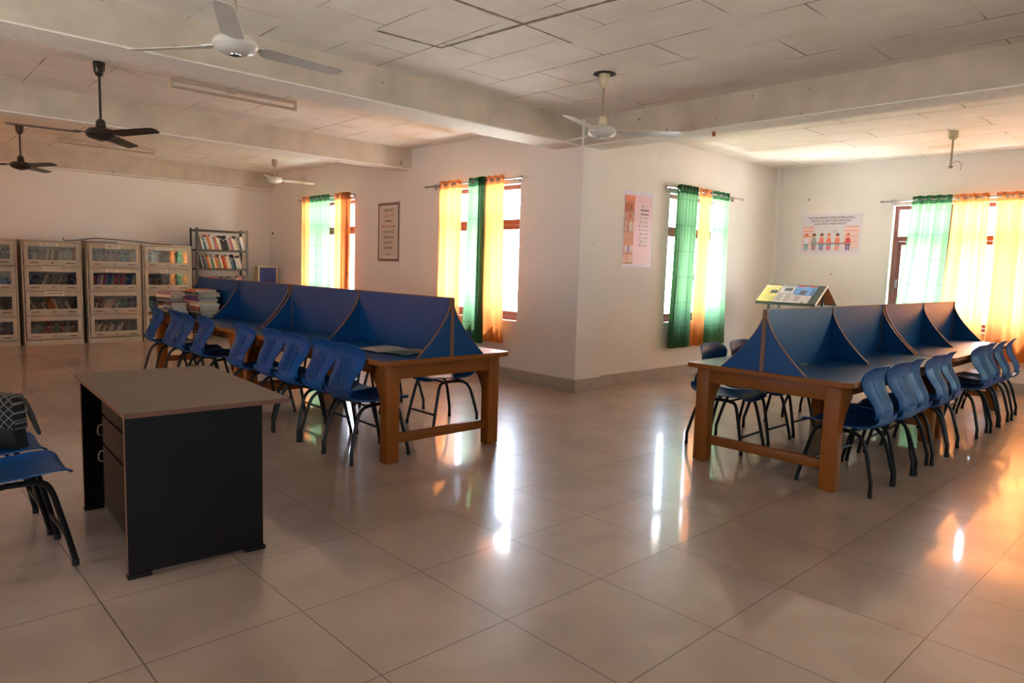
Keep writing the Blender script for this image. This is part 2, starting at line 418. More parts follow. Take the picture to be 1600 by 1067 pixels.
# ------------------------------------------------------------------ curtains
def cloth_mat(name, col, trans, clear, crease=0.0, dark=None):
    m = bpy.data.materials.new(name); m.use_nodes = True; nt = m.node_tree; N = nt.nodes; L = nt.links; N.remove(N['Principled BSDF'])
    out = N['Material Output']
    di = N.new('ShaderNodeBsdfDiffuse'); tl = N.new('ShaderNodeBsdfTranslucent'); tp = N.new('ShaderNodeBsdfTransparent')
    geo = N.new('ShaderNodeNewGeometry'); sep = N.new('ShaderNodeSeparateXYZ'); L.new(geo.outputs['Position'], sep.inputs[0])
    w = N.new('ShaderNodeTexWave'); w.inputs['Scale'].default_value = 90; w.bands_direction = 'X'
    def scaled(c):
        # faint fold creases every ~0.34 m
        a = N.new('ShaderNodeMath'); a.operation = 'DIVIDE'; a.inputs[1].default_value = 0.345; L.new(sep.outputs[2], a.inputs[0])
        b = N.new('ShaderNodeMath'); b.operation = 'FRACT'; L.new(a.outputs[0], b.inputs[0])
        cc = N.new('ShaderNodeMath'); cc.operation = 'LESS_THAN'; cc.inputs[1].default_value = 0.035; L.new(b.outputs[0], cc.inputs[0])
        s = N.new('ShaderNodeMath'); s.operation = 'MULTIPLY_ADD'; s.inputs[1].default_value = -crease; s.inputs[2].default_value = 1; L.new(cc.outputs[0], s.inputs[0])
        v = N.new('ShaderNodeVectorMath'); v.operation = 'SCALE'; v.inputs[0].default_value = c[:3]; L.new(s.outputs[0], v.inputs['Scale']); return v.outputs[0]
    L.new(scaled(col), di.inputs[0]); L.new(scaled(trans), tl.inputs[0]); L.new(scaled(trans), tp.inputs[0])
    m1 = N.new('ShaderNodeMixShader'); m1.inputs[0].default_value = 0.62; L.new(di.outputs[0], m1.inputs[1]); L.new(tl.outputs[0], m1.inputs[2])
    m2 = N.new('ShaderNodeMixShader'); m2.inputs[0].default_value = clear; L.new(m1.outputs[0], m2.inputs[1]); L.new(tp.outputs[0], m2.inputs[2])
    L.new(m2.outputs[0], out.inputs[0]); return m
GREEN = cloth_mat('green_voile', (0.09, 0.24, 0.11, 1), (0.115, 0.215, 0.105, 1), 0.02, 0.3)
ORANGE = cloth_mat('orange_voile', (0.72, 0.25, 0.06, 1), (0.62, 0.225, 0.065, 1), 0.015, 0.06)
GREENH = cloth_mat('green_header_band', (0.04, 0.13, 0.05, 1), (0.02, 0.06, 0.025, 1), 0.0)
ORANGEH = cloth_mat('orange_header_band', (0.60, 0.20, 0.07, 1), (0.34, 0.10, 0.03, 1), 0.0)
ZROD = 2.555
def rod(axis, plane, a0, a1, label, side):
    root = empty('curtain_rod', (0, 0, 0), 0, label, 'curtain rod', None)
    P = (lambda a, z, o=0: (a, plane+o, z)) if axis == 'y' else (lambda a, z, o=0: (plane+o, a, z))
    MB().tube([P(a0, ZROD), P(a1, ZROD)], 0.011, 10).build('rod_tube', STEEL, root, smooth=True)
    for a, s in ((a0, -1), (a1, 1)):
        MB().tube([P(a, ZROD), P(a+s*0.01, ZROD), P(a+s*0.035, ZROD), P(a+s*0.045, ZROD)], [0.012, 0.018, 0.018, 0.008], 10).build('finial', STEEL, root, smooth=True)
    for a in (a0+0.10, a1-0.10):
        b = MB(); b.tube([P(a, ZROD), P(a, ZROD, side*0.085)], 0.008, 8); b.tube([P(a, ZROD-0.035, side*0.085), P(a, ZROD+0.035, side*0.085)], 0.014, 8)
        b.build('rod_bracket', STEEL, root, smooth=True)
    return root
def curtain(axis, plane, t0, t1, b0, b1, ztop_col, label, n_wave, zb=0.43, m=GREEN, mh=GREENH, amp=0.035, ph=0.0, bulge=0.0):
    """a panel hung on eyelets: from t0..t1 at the rod to b0..b1 at the hem"""
    root = empty('curtain', (0, 0, 0), 0, label, 'curtain', 'eyelet curtains at the windows')
    P = (lambda a, o, z: (a, plane+o, z)) if axis == 'y' else (lambda a, o, z: (plane+o, a, z))
    nu = n_wave*14; nv = 18
    def pt(u, v, ext=0.0):
        z = ZROD+0.055 + (zb-(ZROD+0.055))*v
        e = v**1.3
        a = (t0+(t1-t0)*u)*(1-e) + (b0+(b1-b0)*u)*e + 0.012*math.sin(3*v+9*u+ph)*v
        o = amp*math.sin(2*PI*n_wave*u+ph)*(1-0.15*v) + 0.012*math.sin(2*PI*(n_wave*0.47)*u+1.7+ph+v)*v + bulge*math.sin(PI*v)*0.5
        return P(a, o+ext, z)
    def sheet(v0, v1, nvv, name, mt, ext=0.0):
        mb = MB(); vs = [pt(i/nu, v0+(v1-v0)*j/nvv, ext) for j in range(nvv+1) for i in range(nu+1)]
        mb.add(vs, [(j*(nu+1)+i, j*(nu+1)+i+1, (j+1)*(nu+1)+i+1, (j+1)*(nu+1)+i) for j in range(nvv) for i in range(nu)])
        o = mb.build(name, mt, root); 
        for p in o.data.polygons: p.use_smooth = True
        return o
    H = 0.105/(ZROD+0.055-zb)
    sheet(H, 1, nv, 'curtain_cloth', m)
    hb = sheet(0, H+0.002, 3, 'curtain_header', mh, 0.0)
    # steel eyelets where the wave crosses the rod
    for k in range(n_wave*2):
        u = (k+0.5-ph/PI)/(2*n_wave) if False else ((k*PI-ph)/(2*PI*n_wave))
        if not 0.02 < u < 0.98: continue
        a = t0+(t1-t0)*u
        slope = amp*2*PI*n_wave/(t1-t0)*(1 if k % 2 == 0 else -1)
        tv = Vector((1, slope, 0)).normalized()
        if axis != 'y': tv = Vector((tv.y, tv.x, 0))
        up = Vector((0, 0, 1)); c = Vector(P(a, 0, ZROD))
        MB().tube([c+(tv*math.cos(q)+up*math.sin(q))*0.024 for q in [2*PI*i/14 for i in range(14)]], 0.006, 6, closed=True).build('eyelet', STEEL, root, smooth=True)
    return root
O_ = dict(m=ORANGE, mh=ORANGEH)
PW2 = YW2-0.10
# window 1
rod('y', PW2, -10.20, -8.33, 'steel curtain rod over the window nearest the bookcases', 1)
curtain('y', PW2, -10.12, -9.86, -10.16, -9.86, 0, 'narrow orange curtain at the left edge of the window nearest the bookcases', 2, ph=0.5, **O_)
curtain('y', PW2, -9.84, -9.10, -9.86, -9.08, 0, 'pale green curtain in the window nearest the bookcases', 5, ph=0.2)
curtain('y', PW2, -8.93, -8.66, -8.98, -8.68, 0, 'pale orange curtain right of the green one at the window nearest the bookcases', 2, ph=0.9, zb=0.45, **O_)
curtain('y', PW2, -8.65, -8.44, -8.67, -8.46, 0, 'dark bunched orange curtain at the right edge of the window nearest the bookcases', 4, ph=0.2, zb=0.45, amp=0.055, **O_)
# window 2
rod('y', PW2, -6.28, -4.34, 'steel curtain rod over the window behind the left study table', 1)
curtain('y', PW2, -6.00, -5.50, -6.02, -5.48, 0, 'orange curtain left of a green one at the window behind the left study table', 3, ph=0.4, zb=0.40, **O_)
curtain('y', PW2, -5.37, -5.10, -5.44, -5.10, 0, 'pale green curtain left of a dark green one at the middle window', 2, ph=1.1, zb=0.43)
curtain('y', PW2, -5.10, -5.00, -5.10, -5.00, 0, 'narrow dark bunched green curtain at the middle window', 3, ph=0.4, zb=0.43, amp=0.055)
curtain('y', PW2, -5.00, -4.64, -5.02, -4.56, 0, 'orange curtain beside the uncovered strip of the window behind the left study table', 3, ph=0.0, zb=0.47, **O_)
# window 3
PW3 = XW3+0.10
rod('x', PW3, 5.90, 7.80, 'steel curtain rod on the wall right of the column', -1)
curtain('x', PW3, 6.14, 6.60, 6.10, 6.56, 0, 'dark folded green curtain nearest the bookshelf poster', 6, ph=0.3, zb=0.42, amp=0.055)
curtain('x', PW3, 6.63, 6.94, 6.60, 6.93, 0, 'orange curtain between two green curtains right of the column', 2, ph=0.6, zb=0.42, **O_)
curtain('x', PW3, 6.96, 7.42, 6.94, 7.50, 0, 'flat pale green curtain right of an orange one, beyond the column', 3, ph=1.4, zb=0.42, amp=0.022)
# window 4
PW4 = YW4-0.10
rod('y', PW4, -1.80, 0.75, 'long steel curtain rod over the wide window at the right', 1)
curtain('y', PW4, -1.42, -0.93, -1.60, -0.96, 0, 'sheer green curtain at the wide window on the right', 4, ph=0.2, zb=0.42, amp=0.04)
curtain('y', PW4, -0.91, -0.50, -1.00, -0.42, 0, 'yellow orange curtain next to the green one at the wide window', 3, ph=0.3, zb=0.43, amp=0.03, **O_)
curtain('y', PW4, -0.43, 0.42, -0.40, 0.45, 0, 'broad yellow orange curtain at the right edge of the photo', 6, ph=0.8, zb=0.42, amp=0.035, **O_)

# curtains added on unseen windows to tint the light coming in
curtain('y', PW4, 2.2, 3.5, 2.2, 3.5, 0, 'unseen green curtain added to tint light from the far wall window out of view', 6, ph=0.1)
curtain('y', Y0+0.10, -10.9, -8.7, -10.9, -8.7, 0, 'unseen wide orange curtain added on the rear wall to warm the light', 8, ph=0.5, **O_)

# ------------------------------------------------------------------ study tables
BLUE = mat('blue_laminate', srgb(6, 64, 112), 0.36, noise=0.05, nscale=60, spec=0.3)
WOOD = mat('varnished_teak', srgb(134, 74, 18), 0.48, spec=0.3, noise=0.16, nscale=9, stretch=(1, 1, 0.12))
WOODH = mat('varnished_teak_rail', srgb(130, 72, 18), 0.48, spec=0.3, noise=0.16, nscale=9, stretch=(0.3, 0.3, 1))
EDGE = mat('brown_edge_strip', srgb(112, 72, 46), 0.45, noise=0.1, nscale=20)
TL, TWd, TZ = 2.66, 1.24, 0.76
def rrect(x0, x1, y0, y1, r, n=6):
    P = []
    for cx, cy, a0 in ((x1-r, y1-r, 0), (x0+r, y1-r, PI/2), (x0+r, y0+r, PI), (x1-r, y0+r, 3*PI/2)):
        for k in range(n+1): a = a0+PI/2*k/n; P.append((cx+r*math.cos(a), cy+r*math.sin(a)))
    return P
def make_table(TL=TL):
    t = empty('study_table', (0, 0, 0))
    W2 = TWd/2
    MB().prism(rrect(0.012, TL-0.012, -W2+0.012, W2-0.012, 0.06), TZ-0.012, TZ).build('tabletop', BLUE, t)
    # wood lipping round the top and under it
    a = rrect(0, TL, -W2, W2, 0.07); b = rrect(0.012, TL-0.012, -W2+0.012, W2-0.012, 0.06); mb = MB(); n = len(a)
    vs = [(x, y, TZ-0.034) for x, y in a]+[(x, y, TZ-0.003) for x, y in a]+[(x, y, TZ+0.0005) for x, y in b]+[(x, y, TZ-0.013) for x, y in b]
    mb.add(vs, [tuple(range(n))[::-1]]+[(k*n+i, k*n+(i+1) % n, (k+1)*n+(i+1) % n, (k+1)*n+i) for k in range(3) for i in range(n)]+[tuple(3*n+i for i in range(n))])
    mb.build('table_lipping', WOODH, t, smooth=True)
    for sx in (0, 1):
        for sy in (-1, 1):
            xa, xb = (0.055, 0.155) if sx == 0 else (TL-0.155, TL-0.055)
            yc = sy*(W2-0.135)
            # profile in x-z with a curved bracket widening towards the middle of the long side
            inn, out = (xb, xa) if sx == 0 else (xa, xb); d = 1 if sx == 0 else -1
            poly = [(out, 0), (inn, 0), (inn, 0.42)]
            for k in range(1, 7):
                q = k/6; poly.append((inn+d*0.12*(q**1.8), 0.42+0.20*q))
            poly += [(inn+d*0.12, TZ-0.036), (out, TZ-0.036)]
            MB().prism(poly, yc-0.055, yc+0.055, 'y').build('leg', WOOD, t, bevel=0.012)
        x = 0.105 if sx == 0 else TL-0.105
        MB().box(x-0.02, x+0.02, -W2+0.19, W2-0.19, 0.135, 0.205).build('stretcher', WOODH, t, bevel=0.005)
        MB().box(x-0.042, x+0.046, -W2+0.18, W2-0.18, 0.615, TZ-0.035).build('end_apron', WOODH, t, bevel=0.004)
    for sy in (-1, 1):
        y = sy*(W2-0.135)
        MB().box(0.155, TL-0.155, y-0.02, y+0.02, 0.63, TZ-0.035).build('side_apron', WOODH, t, bevel=0.004)
    # screens: one long panel down the middle, curved wings on both sides
    H = 0.44
    MB().box(0.03, TL-0.03, -0.009, 0.009, TZ+0.0005, TZ+H).build('privacy_screen', BLUE, t)
    MB().box(0.008, TL-0.008, -0.0105, 0.0105, TZ+H-0.002, TZ+H+0.004).build('screen_edge_strip', EDGE, t)
    for x0, x1 in ((0.006, 0.03), (TL-0.03, TL-0.006)):
        MB().box(x0, x1, -0.016, 0.016, TZ+0.0005, TZ+H).build('screen_end_post', EDGE, t)
    R = 0.315; K = 14
    curve = [(R*(1-q)**1.6, TZ+0.0005+H*q) for q in [k/K for k in range(K+1)]]
    for x in (0.018, TL/2, TL-0.018):
        for s in (-1, 1):
            poly = [(s*0.0095, TZ+0.0005)] + [(s*max(y, 0.0095), z) for y, z in curve]
            w = MB().prism(poly, x-0.008, x+0.008, 'x').build('curved_wing', BLUE, t)
            mb = MB(); vs = []
            for i, (y, z) in enumerate(curve):
                y = max(y, 0.0095)
                p0 = curve[max(i-1, 0)]; p1 = curve[min(i+1, K)]; tx, tz = p1[0]-p0[0], p1[1]-p0[1]; l = math.hypot(tx, tz); nx, nz = tz/l, -tx/l
                for dx, q in ((-0.010, 0), (0.010, 0), (0.010, 0.005), (-0.010, 0.005)): vs.append((x+dx, s*(y+nx*q), z+nz*q))
            mb.add(vs, [(i*4+k, i*4+(k+1) % 4, (i+1)*4+(k+1) % 4, (i+1)*4+k) for i in range(K) for k in range(4)]+[(0, 1, 2, 3), tuple(K*4+k for k in range(4))])
            mb.build('edge_strip', EDGE, w)
    return t
bpy.context.view_layer.update()
TR = 2.39
tb, tb2 = make_table(), make_table(TR)
for o in list(bpy.data.objects):
    if o.parent in (tb, tb2) and o.modifiers: bake(o)
def place_table(o, x, y, rz, label):
    o.location = (x, y, 0); o.rotation_euler.z = rz; tag(o, label, 'table', 'blue study tables with screens'); return o
LT = (-2.13, 1.385)
place_table(tb, LT[0], LT[1], PI, 'near half of the left study table, with an open magazine on its blue top')
place_table(copy_tree(tb), LT[0]-TL-0.03, LT[1], PI, 'far half of the left study table, with piles of books on it')
RT = (-0.365, 2.77); RA = PI/2+math.radians(0.8)
place_table(tb2, RT[0], RT[1], RA, 'near half of the right study table, ending in the open floor')
place_table(copy_tree(tb2), RT[0]+(TR+0.03)*math.cos(RA), RT[1]+(TR+0.03)*math.sin(RA), RA, 'far half of the right study table, nearest the wide window')

# ------------------------------------------------------------------ chairs
PLB = mat('blue_chair_plastic', srgb(0, 68, 126), 0.40, noise=0.06, nscale=12, spec=0.18)
BLK = mat('black_tube_steel', srgb(8, 8, 9), 0.42, noise=0.15, nscale=30, spec=0.3)
RUB = mat('black_rubber', srgb(20, 20, 20), 0.8)
def interp(P, v):
    """P list of tuples, catmull-rom sampled at v in 0..len-1"""
    i = min(int(v), len(P)-2); t = v-i
    a = P[max(i-1, 0)]; b = P[i]; c = P[i+1]; d = P[min(i+2, len(P)-1)]
    return [0.5*((2*B)+(C-A)*t+(2*A-5*B+4*C-D)*t*t+(3*B-A-3*C+D)*t**3) for A, B, C, D in zip(a, b, c, d)]
def make_chair():
    root = empty('plastic_chair', (0, 0, 0))
    # (x, z, halfwidth)
    seat = [(-0.250, 0.512, 0.166), (-0.246, 0.476, 0.172), (-0.215, 0.449, 0.178), (-0.145, 0.434, 0.203), (-0.03, 0.430, 0.214), (0.08, 0.437, 0.216), (0.18, 0.445, 0.212), (0.235, 0.439, 0.200), (0.256, 0.420, 0.180)]
    back = [(-0.250, 0.512, 0.166), (-0.250, 0.552, 0.162), (-0.236, 0.600, 0.162), (-0.207, 0.650, 0.172), (-0.180, 0.700, 0.189), (-0.165, 0.750, 0.204), (-0.165, 0.795, 0.213), (-0.180, 0.832, 0.206), (-0.202, 0.857, 0.182)]
    us = [-1, -0.93, -0.84, -0.72, -0.6, -0.5]
    sl = []; x = -0.42
    for k in range(6):
        us += [x, x+0.055]; sl.append(len(us)-2); x += 0.155
    us += [0.5, 0.6, 0.72, 0.84, 0.93, 1]
    def shell(P, nv, name, slots):
        mb = MB(); vs = []
        for j in range(nv+1):
            x, z, w = interp(P, (len(P)-1)*j/nv)
            for u in us:
                if name == 'seat': vs.append((x, u*w, z+0.016*u*u+0.004*u**4))
                else:
                    b = 0.026*u*u
                    vs.append((x+b, u*w, z-0.02*(u**6)*(j/nv)))
        n = len(us); fs = []
        for j in range(nv):
            for i in range(n-1):
                if slots and i in sl and slots[0] <= j/nv < slots[1]: continue
                fs.append((j*n+i, j*n+i+1, (j+1)*n+i+1, (j+1)*n+i))
        mb.add(vs, fs); o = mb.build(name, PLB, root, smooth=True)
        s = o.modifiers.new('s', 'SOLIDIFY'); s.thickness = 0.007; s.offset = 0
        return bake(o)
    shell(seat, 24, 'seat', None)
    shell(back, 36, 'backrest', (0.10, 0.62))
    for s in (-1, 1):
        p = cr([(-0.243, s*0.205, 0.012), (-0.244, s*0.204, 0.09), (-0.236, s*0.200, 0.125), (-0.190, s*0.180, 0.30), (-0.150, s*0.168, 0.375), (-0.09, s*0.16, 0.406), (0.0, s*0.155, 0.412)], 5)
        lg = MB().tube(p, 0.0135, 8).build('leg', BLK, root, smooth=True)
        MB().tube([(-0.245, s*0.205, 0.0), (-0.245, s*0.205, 0.03)], 0.0155, 8).build('foot_cap', RUB, lg, smooth=True)
        p = cr([(0.25, s*0.20, 0.012), (0.243, s*0.196, 0.06), (0.20, s*0.18, 0.25), (0.165, s*0.168, 0.375), (0.12, s*0.16, 0.408), (0.0, s*0.155, 0.414)], 5)
        lg = MB().tube(p, 0.0135, 8).build('leg', BLK, root, smooth=True)
        MB().tube([(0.25, s*0.20, 0.0), (0.25, s*0.20, 0.03)], 0.0155, 8).build('foot_cap', RUB, lg, smooth=True)
    MB().tube([(0.226, -0.188, 0.135), (0.226, 0.188, 0.135)], 0.010, 8).build('crossbar', BLK, root, smooth=True)
    for x in (-0.10, 0.10): MB().tube([(x, -0.16, 0.412), (x, 0.16, 0.412)], 0.009, 8).build('seat_rail', BLK, root, smooth=True)
    return root
ch0 = make_chair(); used = [False]
def chair(x, y, rz, label, group):
    o = copy_tree(ch0) if used[0] else ch0
    used[0] = True
    o.location = (x, y, 0); o.rotation_euler.z = math.radians(rz); tag(o, label, 'chair', group); return o
ORD = ['nearest the camera', 'second from the camera', 'third from the camera', 'fourth from the camera', 'fifth from the camera', 'sixth from the camera', 'seventh from the camera', 'eighth from the camera', 'last before the bookcases']
G1 = 'chairs along the near side of the left study table'
for i, (x, a) in enumerate([(-2.55, 90), (-2.96, 88), (-3.40, 92), (-3.87, 89), (-4.44, 91), (-5.42, 90), (-5.88, 86), (-6.32, 92), (-6.92, 90)]):
    chair(x+0.03, 0.880+(0.02 if i % 2 else 0)-0.02*(i > 4), a, 'blue chair on the near side of the left study table, ' + ORD[i], G1)
G2 = 'chairs along the far side of the left study table'
for i, (x, a) in enumerate([(-3.02, 270), (-3.85, 268), (-4.36, 272), (-5.5, 270)]):
    chair(x, 1.99, a, 'blue chair on the window side of the left study table, ' + ['nearest its end', 'second along', 'third along', 'farthest along'][i], G2)
G3 = 'chairs along the aisle side of the right study table'
ORD3 = ['nearest the camera', 'second from camera', 'third from camera', 'fourth from camera', 'fifth from camera', 'sixth from camera', 'seventh from camera', 'eighth from camera', 'nearest the window']
for i, (y, a) in enumerate([(3.13, 180), (3.57, 178), (3.93, 183), (4.38, 181), (4.80, 184), (5.80, 177), (6.17, 180), (6.56, 182), (7.08, 186)]):
    chair(0.130+(0.015 if i % 2 else 0)-0.013*(y-2.8)*0.5, y, a, 'blue chair on the aisle side of the right study table, ' + ORD3[i], G3)
G4 = 'chairs along the window side of the right study table'
for i, (y, a) in enumerate([(3.42, 2), (3.90, 0), (4.40, -2), (5.2, 0)]):
    chair(-0.97, y, a, 'blue chair on the window side of the right study table, ' + ['nearest its end', 'second along', 'third along', 'farthest along'][i], G4)
G5 = 'chairs at the dark desk'
chair(-1.87, -1.445, 90, 'empty blue plastic chair in front of the dark desk, cut by the left edge', G5)
chair(-2.36, -1.46, 90, 'blue plastic chair at the dark desk with a patterned bag on its seat', G5)

# ------------------------------------------------------------------ dark desk
DTOP = mat('speckled_brown_desk_laminate', srgb(98, 80, 66), 0.42, noise=0.10, nscale=90)
DBLK = mat('black_brown_desk_board', srgb(17, 12, 9), 0.5, noise=0.10, nscale=30, spec=0.15)
DEDG = mat('worn_brown_desk_edge', srgb(104, 64, 40), 0.55, noise=0.2, nscale=25)
desk = empty('office_desk', (-1.955, -0.655, 0), math.radians(-3.2), 'dark office desk with a dull brown top in the left foreground', 'desk')
w, d = 1.30, 0.74
MB().box(-w/2, w/2, -d/2, d/2, 0.738, 0.76).build('desktop', DTOP, desk, bevel=0.002)
mb = MB(); t_ = 0.0015
mb.box(-w/2-t_, w/2+t_, -d/2-t_, -d/2, 0.737, 0.757).box(-w/2-t_, w/2+t_, d/2, d/2+t_, 0.737, 0.757).box(-w/2-t_, -w/2, -d/2, d/2, 0.737, 0.757).box(w/2, w/2+t_, -d/2, d/2, 0.737, 0.757)
mb.build('edge_banding', DEDG, desk)
for x in (w/2-0.035, -w/2+0.17):
    p = MB().box(x-0.012, x+0.012, -d/2+0.005, d/2-0.13, 0.018, 0.737).build('side_panel', DBLK, desk, bevel=0.0015)
    MB().box(x-0.0125, x+0.0125, -d/2+0.003, -d/2+0.005, 0.018, 0.737).build('panel_edge', DEDG, p)
    for y in (-d/2+0.05, d/2-0.17):
        MB().box(x-0.022, x+0.022, y-0.05, y+0.05, 0.0, 0.02).build('foot_block', DBLK, p, bevel=0.004)
px0, px1, py0, py1 = -0.235, w/2-0.048, -d/2+0.075, d/2-0.16
MB().box(px0, px1, py0, py1, 0.07, 0.737).build('drawer_pedestal', DBLK, desk, bevel=0.002)
for z0, z1 in ((0.60, 0.725), (0.44, 0.585), (0.09, 0.425)):
    dr = MB().box(px0+0.012, px1-0.012, py0-0.014, py0, z0, z1).build('drawer', DBLK, desk, bevel=0.002)
    zc = (z0+z1)/2 if z1 > 0.43 else 0.37
    if z0 > 0.2 and z0 < 0.5 or z1 < 0.43:
        xh = px0+0.035
        MB().tube(cr([(xh, py0-0.014, zc+0.03), (xh, py0-0.035, zc+0.022), (xh-0.005, py0-0.037, zc-0.02), (xh-0.005, py0-0.014, zc-0.03)], 4), 0.0035, 6).build('drawer_handle', STEEL, dr, smooth=True)
MB().box(-w/2+0.182, w/2-0.047, d/2-0.152, d/2-0.136, 0.40, 0.737).build('modesty_panel', DBLK, desk)

# bag on the second chair
def bag_mat():
    m = bpy.data.materials.new('lattice_bag_fabric'); m.use_nodes = True; nt = m.node_tree; N = nt.nodes; L = nt.links; b = N['Principled BSDF']; b.inputs['Roughness'].default_value = 0.8
    tc = N.new('ShaderNodeTexCoord'); mp = N.new('ShaderNodeMapping'); mp.inputs['Rotation'].default_value = (0, PI/4, 0); L.new(tc.outputs['Object'], mp.inputs[0])
    sep = N.new('ShaderNodeSeparateXYZ'); L.new(mp.outputs[0], sep.inputs[0]); outs = []
    for i in (0, 2):
        a = N.new('ShaderNodeMath'); a.operation = 'DIVIDE'; a.inputs[1].default_value = 0.032; L.new(sep.outputs[i], a.inputs[0])
        f = N.new('ShaderNodeMath'); f.operation = 'FRACT'; L.new(a.outputs[0], f.inputs[0])
        g = N.new('ShaderNodeMath'); g.operation = 'SUBTRACT'; g.inputs[1].default_value = 0.5; L.new(f.outputs[0], g.inputs[0])
        h = N.new('ShaderNodeMath'); h.operation = 'ABSOLUTE'; L.new(g.outputs[0], h.inputs[0])
        k = N.new('ShaderNodeMath'); k.operation = 'LESS_THAN'; k.inputs[1].default_value = 0.07; L.new(h.outputs[0], k.inputs[0]); outs.append(k)
    mxm = N.new('ShaderNodeMath'); mxm.operation = 'MAXIMUM'; L.new(outs[0].outputs[0], mxm.inputs[0]); L.new(outs[1].outputs[0], mxm.inputs[1])
    mx = N.new('ShaderNodeMix'); mx.data_type = 'RGBA'; L.new(mxm.outputs[0], mx.inputs[0]); mx.inputs[6].default_value = srgb(38, 34, 32); mx.inputs[7].default_value = srgb(150, 140, 128)
    L.new(mx.outputs[2], b.inputs['Base Color']); return m
BAGD = mat('dark_bag_leather', srgb(44, 40, 38), 0.6, bump=0.2, bscale=80)
bag = empty('handbag', (-2.40, -1.40, 0.4515), math.radians(38), 'dark handbag with a lattice pattern standing on a chair seat at the left edge', 'bag')
def pillow(x0, x1, y, z0, z1, bul, n=8):
    mb = MB(); vs = []
    for s in (-1, 1):
        for j in range(n+1):
            for i in range(n+1):
                u, v = i/n*2-1, j/n*2-1; e = (1-u**4)*(1-v**4)
                vs.append((x0+(x1-x0)*i/n*(1)+(0.02*(j/n))*(-u), s*(y+bul*e*(1-0.4*j/n)), z0+(z1-z0)*j/n))
    q = (n+1)**2
    fs = [(o+j*(n+1)+i, o+j*(n+1)+i+1, o+(j+1)*(n+1)+i+1, o+(j+1)*(n+1)+i) for o in (0, q) for j in range(n) for i in range(n)]
    bd = [i for i in range(n)]+[i*(n+1)+n for i in range(n)]+[n*(n+1)+n-i for i in range(n)]+[(n-i)*(n+1) for i in range(n)]
    fs += [(bd[i], bd[(i+1) % len(bd)], q+bd[(i+1) % len(bd)], q+bd[i]) for i in range(len(bd))]
    return mb.add(vs, fs)
pillow(-0.17, 0.17, 0.035, 0.095, 0.27, 0.02).build('bag_body', bag_mat(), bag, smooth=True)
pillow(-0.172, 0.172, 0.036, 0.0, 0.10, 0.025).build('bag_base', BAGD, bag, smooth=True)
mb = MB(); pts = cr([(0.155, 0, 0.25), (0.20, -0.01, 0.25), (0.25, -0.02, 0.18), (0.28, -0.02, 0.10), (0.275, -0.01, 0.085), (0.245, 0, 0.12), (0.20, 0.01, 0.19)], 5)
mb.tube(pts, 0.009, 6).build('bag_strap', BAGD, bag, smooth=True)

# ------------------------------------------------------------------ bookcases
CAB = mat('grey_beige_cabinet_paint', srgb(184, 168, 146), 0.45, noise=0.08, nscale=6)
CABD = mat('cabinet_inside_shadow_grey', srgb(96, 88, 80), 0.7)
BRASS = mat('tarnished_brass', srgb(110, 78, 52), 0.4, 0.8)
PAPER = mat('white_paper_label', srgb(226, 212, 190), 0.7)
INK = mat('black_ink', srgb(28, 24, 24), 0.6)
INKG = mat('faded_ink', srgb(110, 98, 92), 0.7)
def cabinet_glass():
    m = bpy.data.materials.new('cabinet_glass'); m.use_nodes = True; nt = m.node_tree; nt.nodes.remove(nt.nodes['Principled BSDF'])
    out = nt.nodes['Material Output']; tr = nt.nodes.new('ShaderNodeBsdfTransparent'); tr.inputs[0].default_value = (0.86, 0.87, 0.85, 1)
    gl = nt.nodes.new('ShaderNodeBsdfGlossy'); gl.inputs['Roughness'].default_value = 0.04; mx = nt.nodes.new('ShaderNodeMixShader'); mx.inputs[0].default_value = 0.14
    nt.links.new(tr.outputs[0], mx.inputs[1]); nt.links.new(gl.outputs[0], mx.inputs[2]); nt.links.new(mx.outputs[0], out.inputs[0]); return m
CGLASS = cabinet_glass()
CX, CD, CH, CW = -11.00, 0.42, 1.65, 0.80
TIER = 0.385; PL = 0.085
def make_cabinet():
    """local: front face at x=0 looking +x, y 0..CW"""
    c = empty('glass_bookcase', (0, 0, 0))
    mb = MB(); th = 0.02
    mb.box(-CD, 0, 0, th, 0, CH).box(-CD, 0, CW-th, CW, 0, CH).box(-CD, -CD+0.01, th, CW-th, 0, CH).box(-CD+0.01, 0, th, CW-th, CH-0.025, CH).box(-CD+0.01, 0, th, CW-th, 0.0, PL)
    for k in range(1, 4): z = PL+TIER*k; mb.box(-CD+0.01, 0, th, CW-th, z-0.012, z+0.008)
    mb.build('cabinet_body', CAB, c, bevel=0.002)
    for k in range(4):
        z0 = PL+TIER*k+0.012; z1 = PL+TIER*(k+1)-0.016
        if k == 3: z1 = CH-0.03
        y0, y1 = 0.028, CW-0.028; gy0, gy1 = y0+0.055, y1-0.055; gz0, gz1 = z0+0.095, z1-0.065
        mb = MB(); X = (0.001, 0.014)
        mb.box(*X, y0, gy0, z0, z1).box(*X, gy1, y1, z0, z1).box(*X, gy0, gy1, z0, gz0).box(*X, gy0, gy1, gz1, z1)
        dr = mb.build('door', CAB, c, bevel=0.0015)
        MB().box(0.004, 0.007, gy0, gy1, gz0, gz1).build('door_glass', CGLASS, dr)
        for yy in (y0+0.13, y1-0.13):
            MB().tube(cr([(0.014, yy-0.05, z0+0.045), (0.03, yy-0.035, z0+0.05), (0.03, yy+0.035, z0+0.05), (0.014, yy+0.05, z0+0.045)], 3), 0.006, 6).build('handle', BRASS, dr, smooth=True)
        MB().tube([(0.013, (y0+y1)/2, z0+0.05), (0.024, (y0+y1)/2, z0+0.05)], 0.012, 10).build('lock', BRASS, dr, smooth=True)
    return c
cab0 = make_cabinet()
for o in ALLCH(cab0):
    if o.modifiers: bake(o)
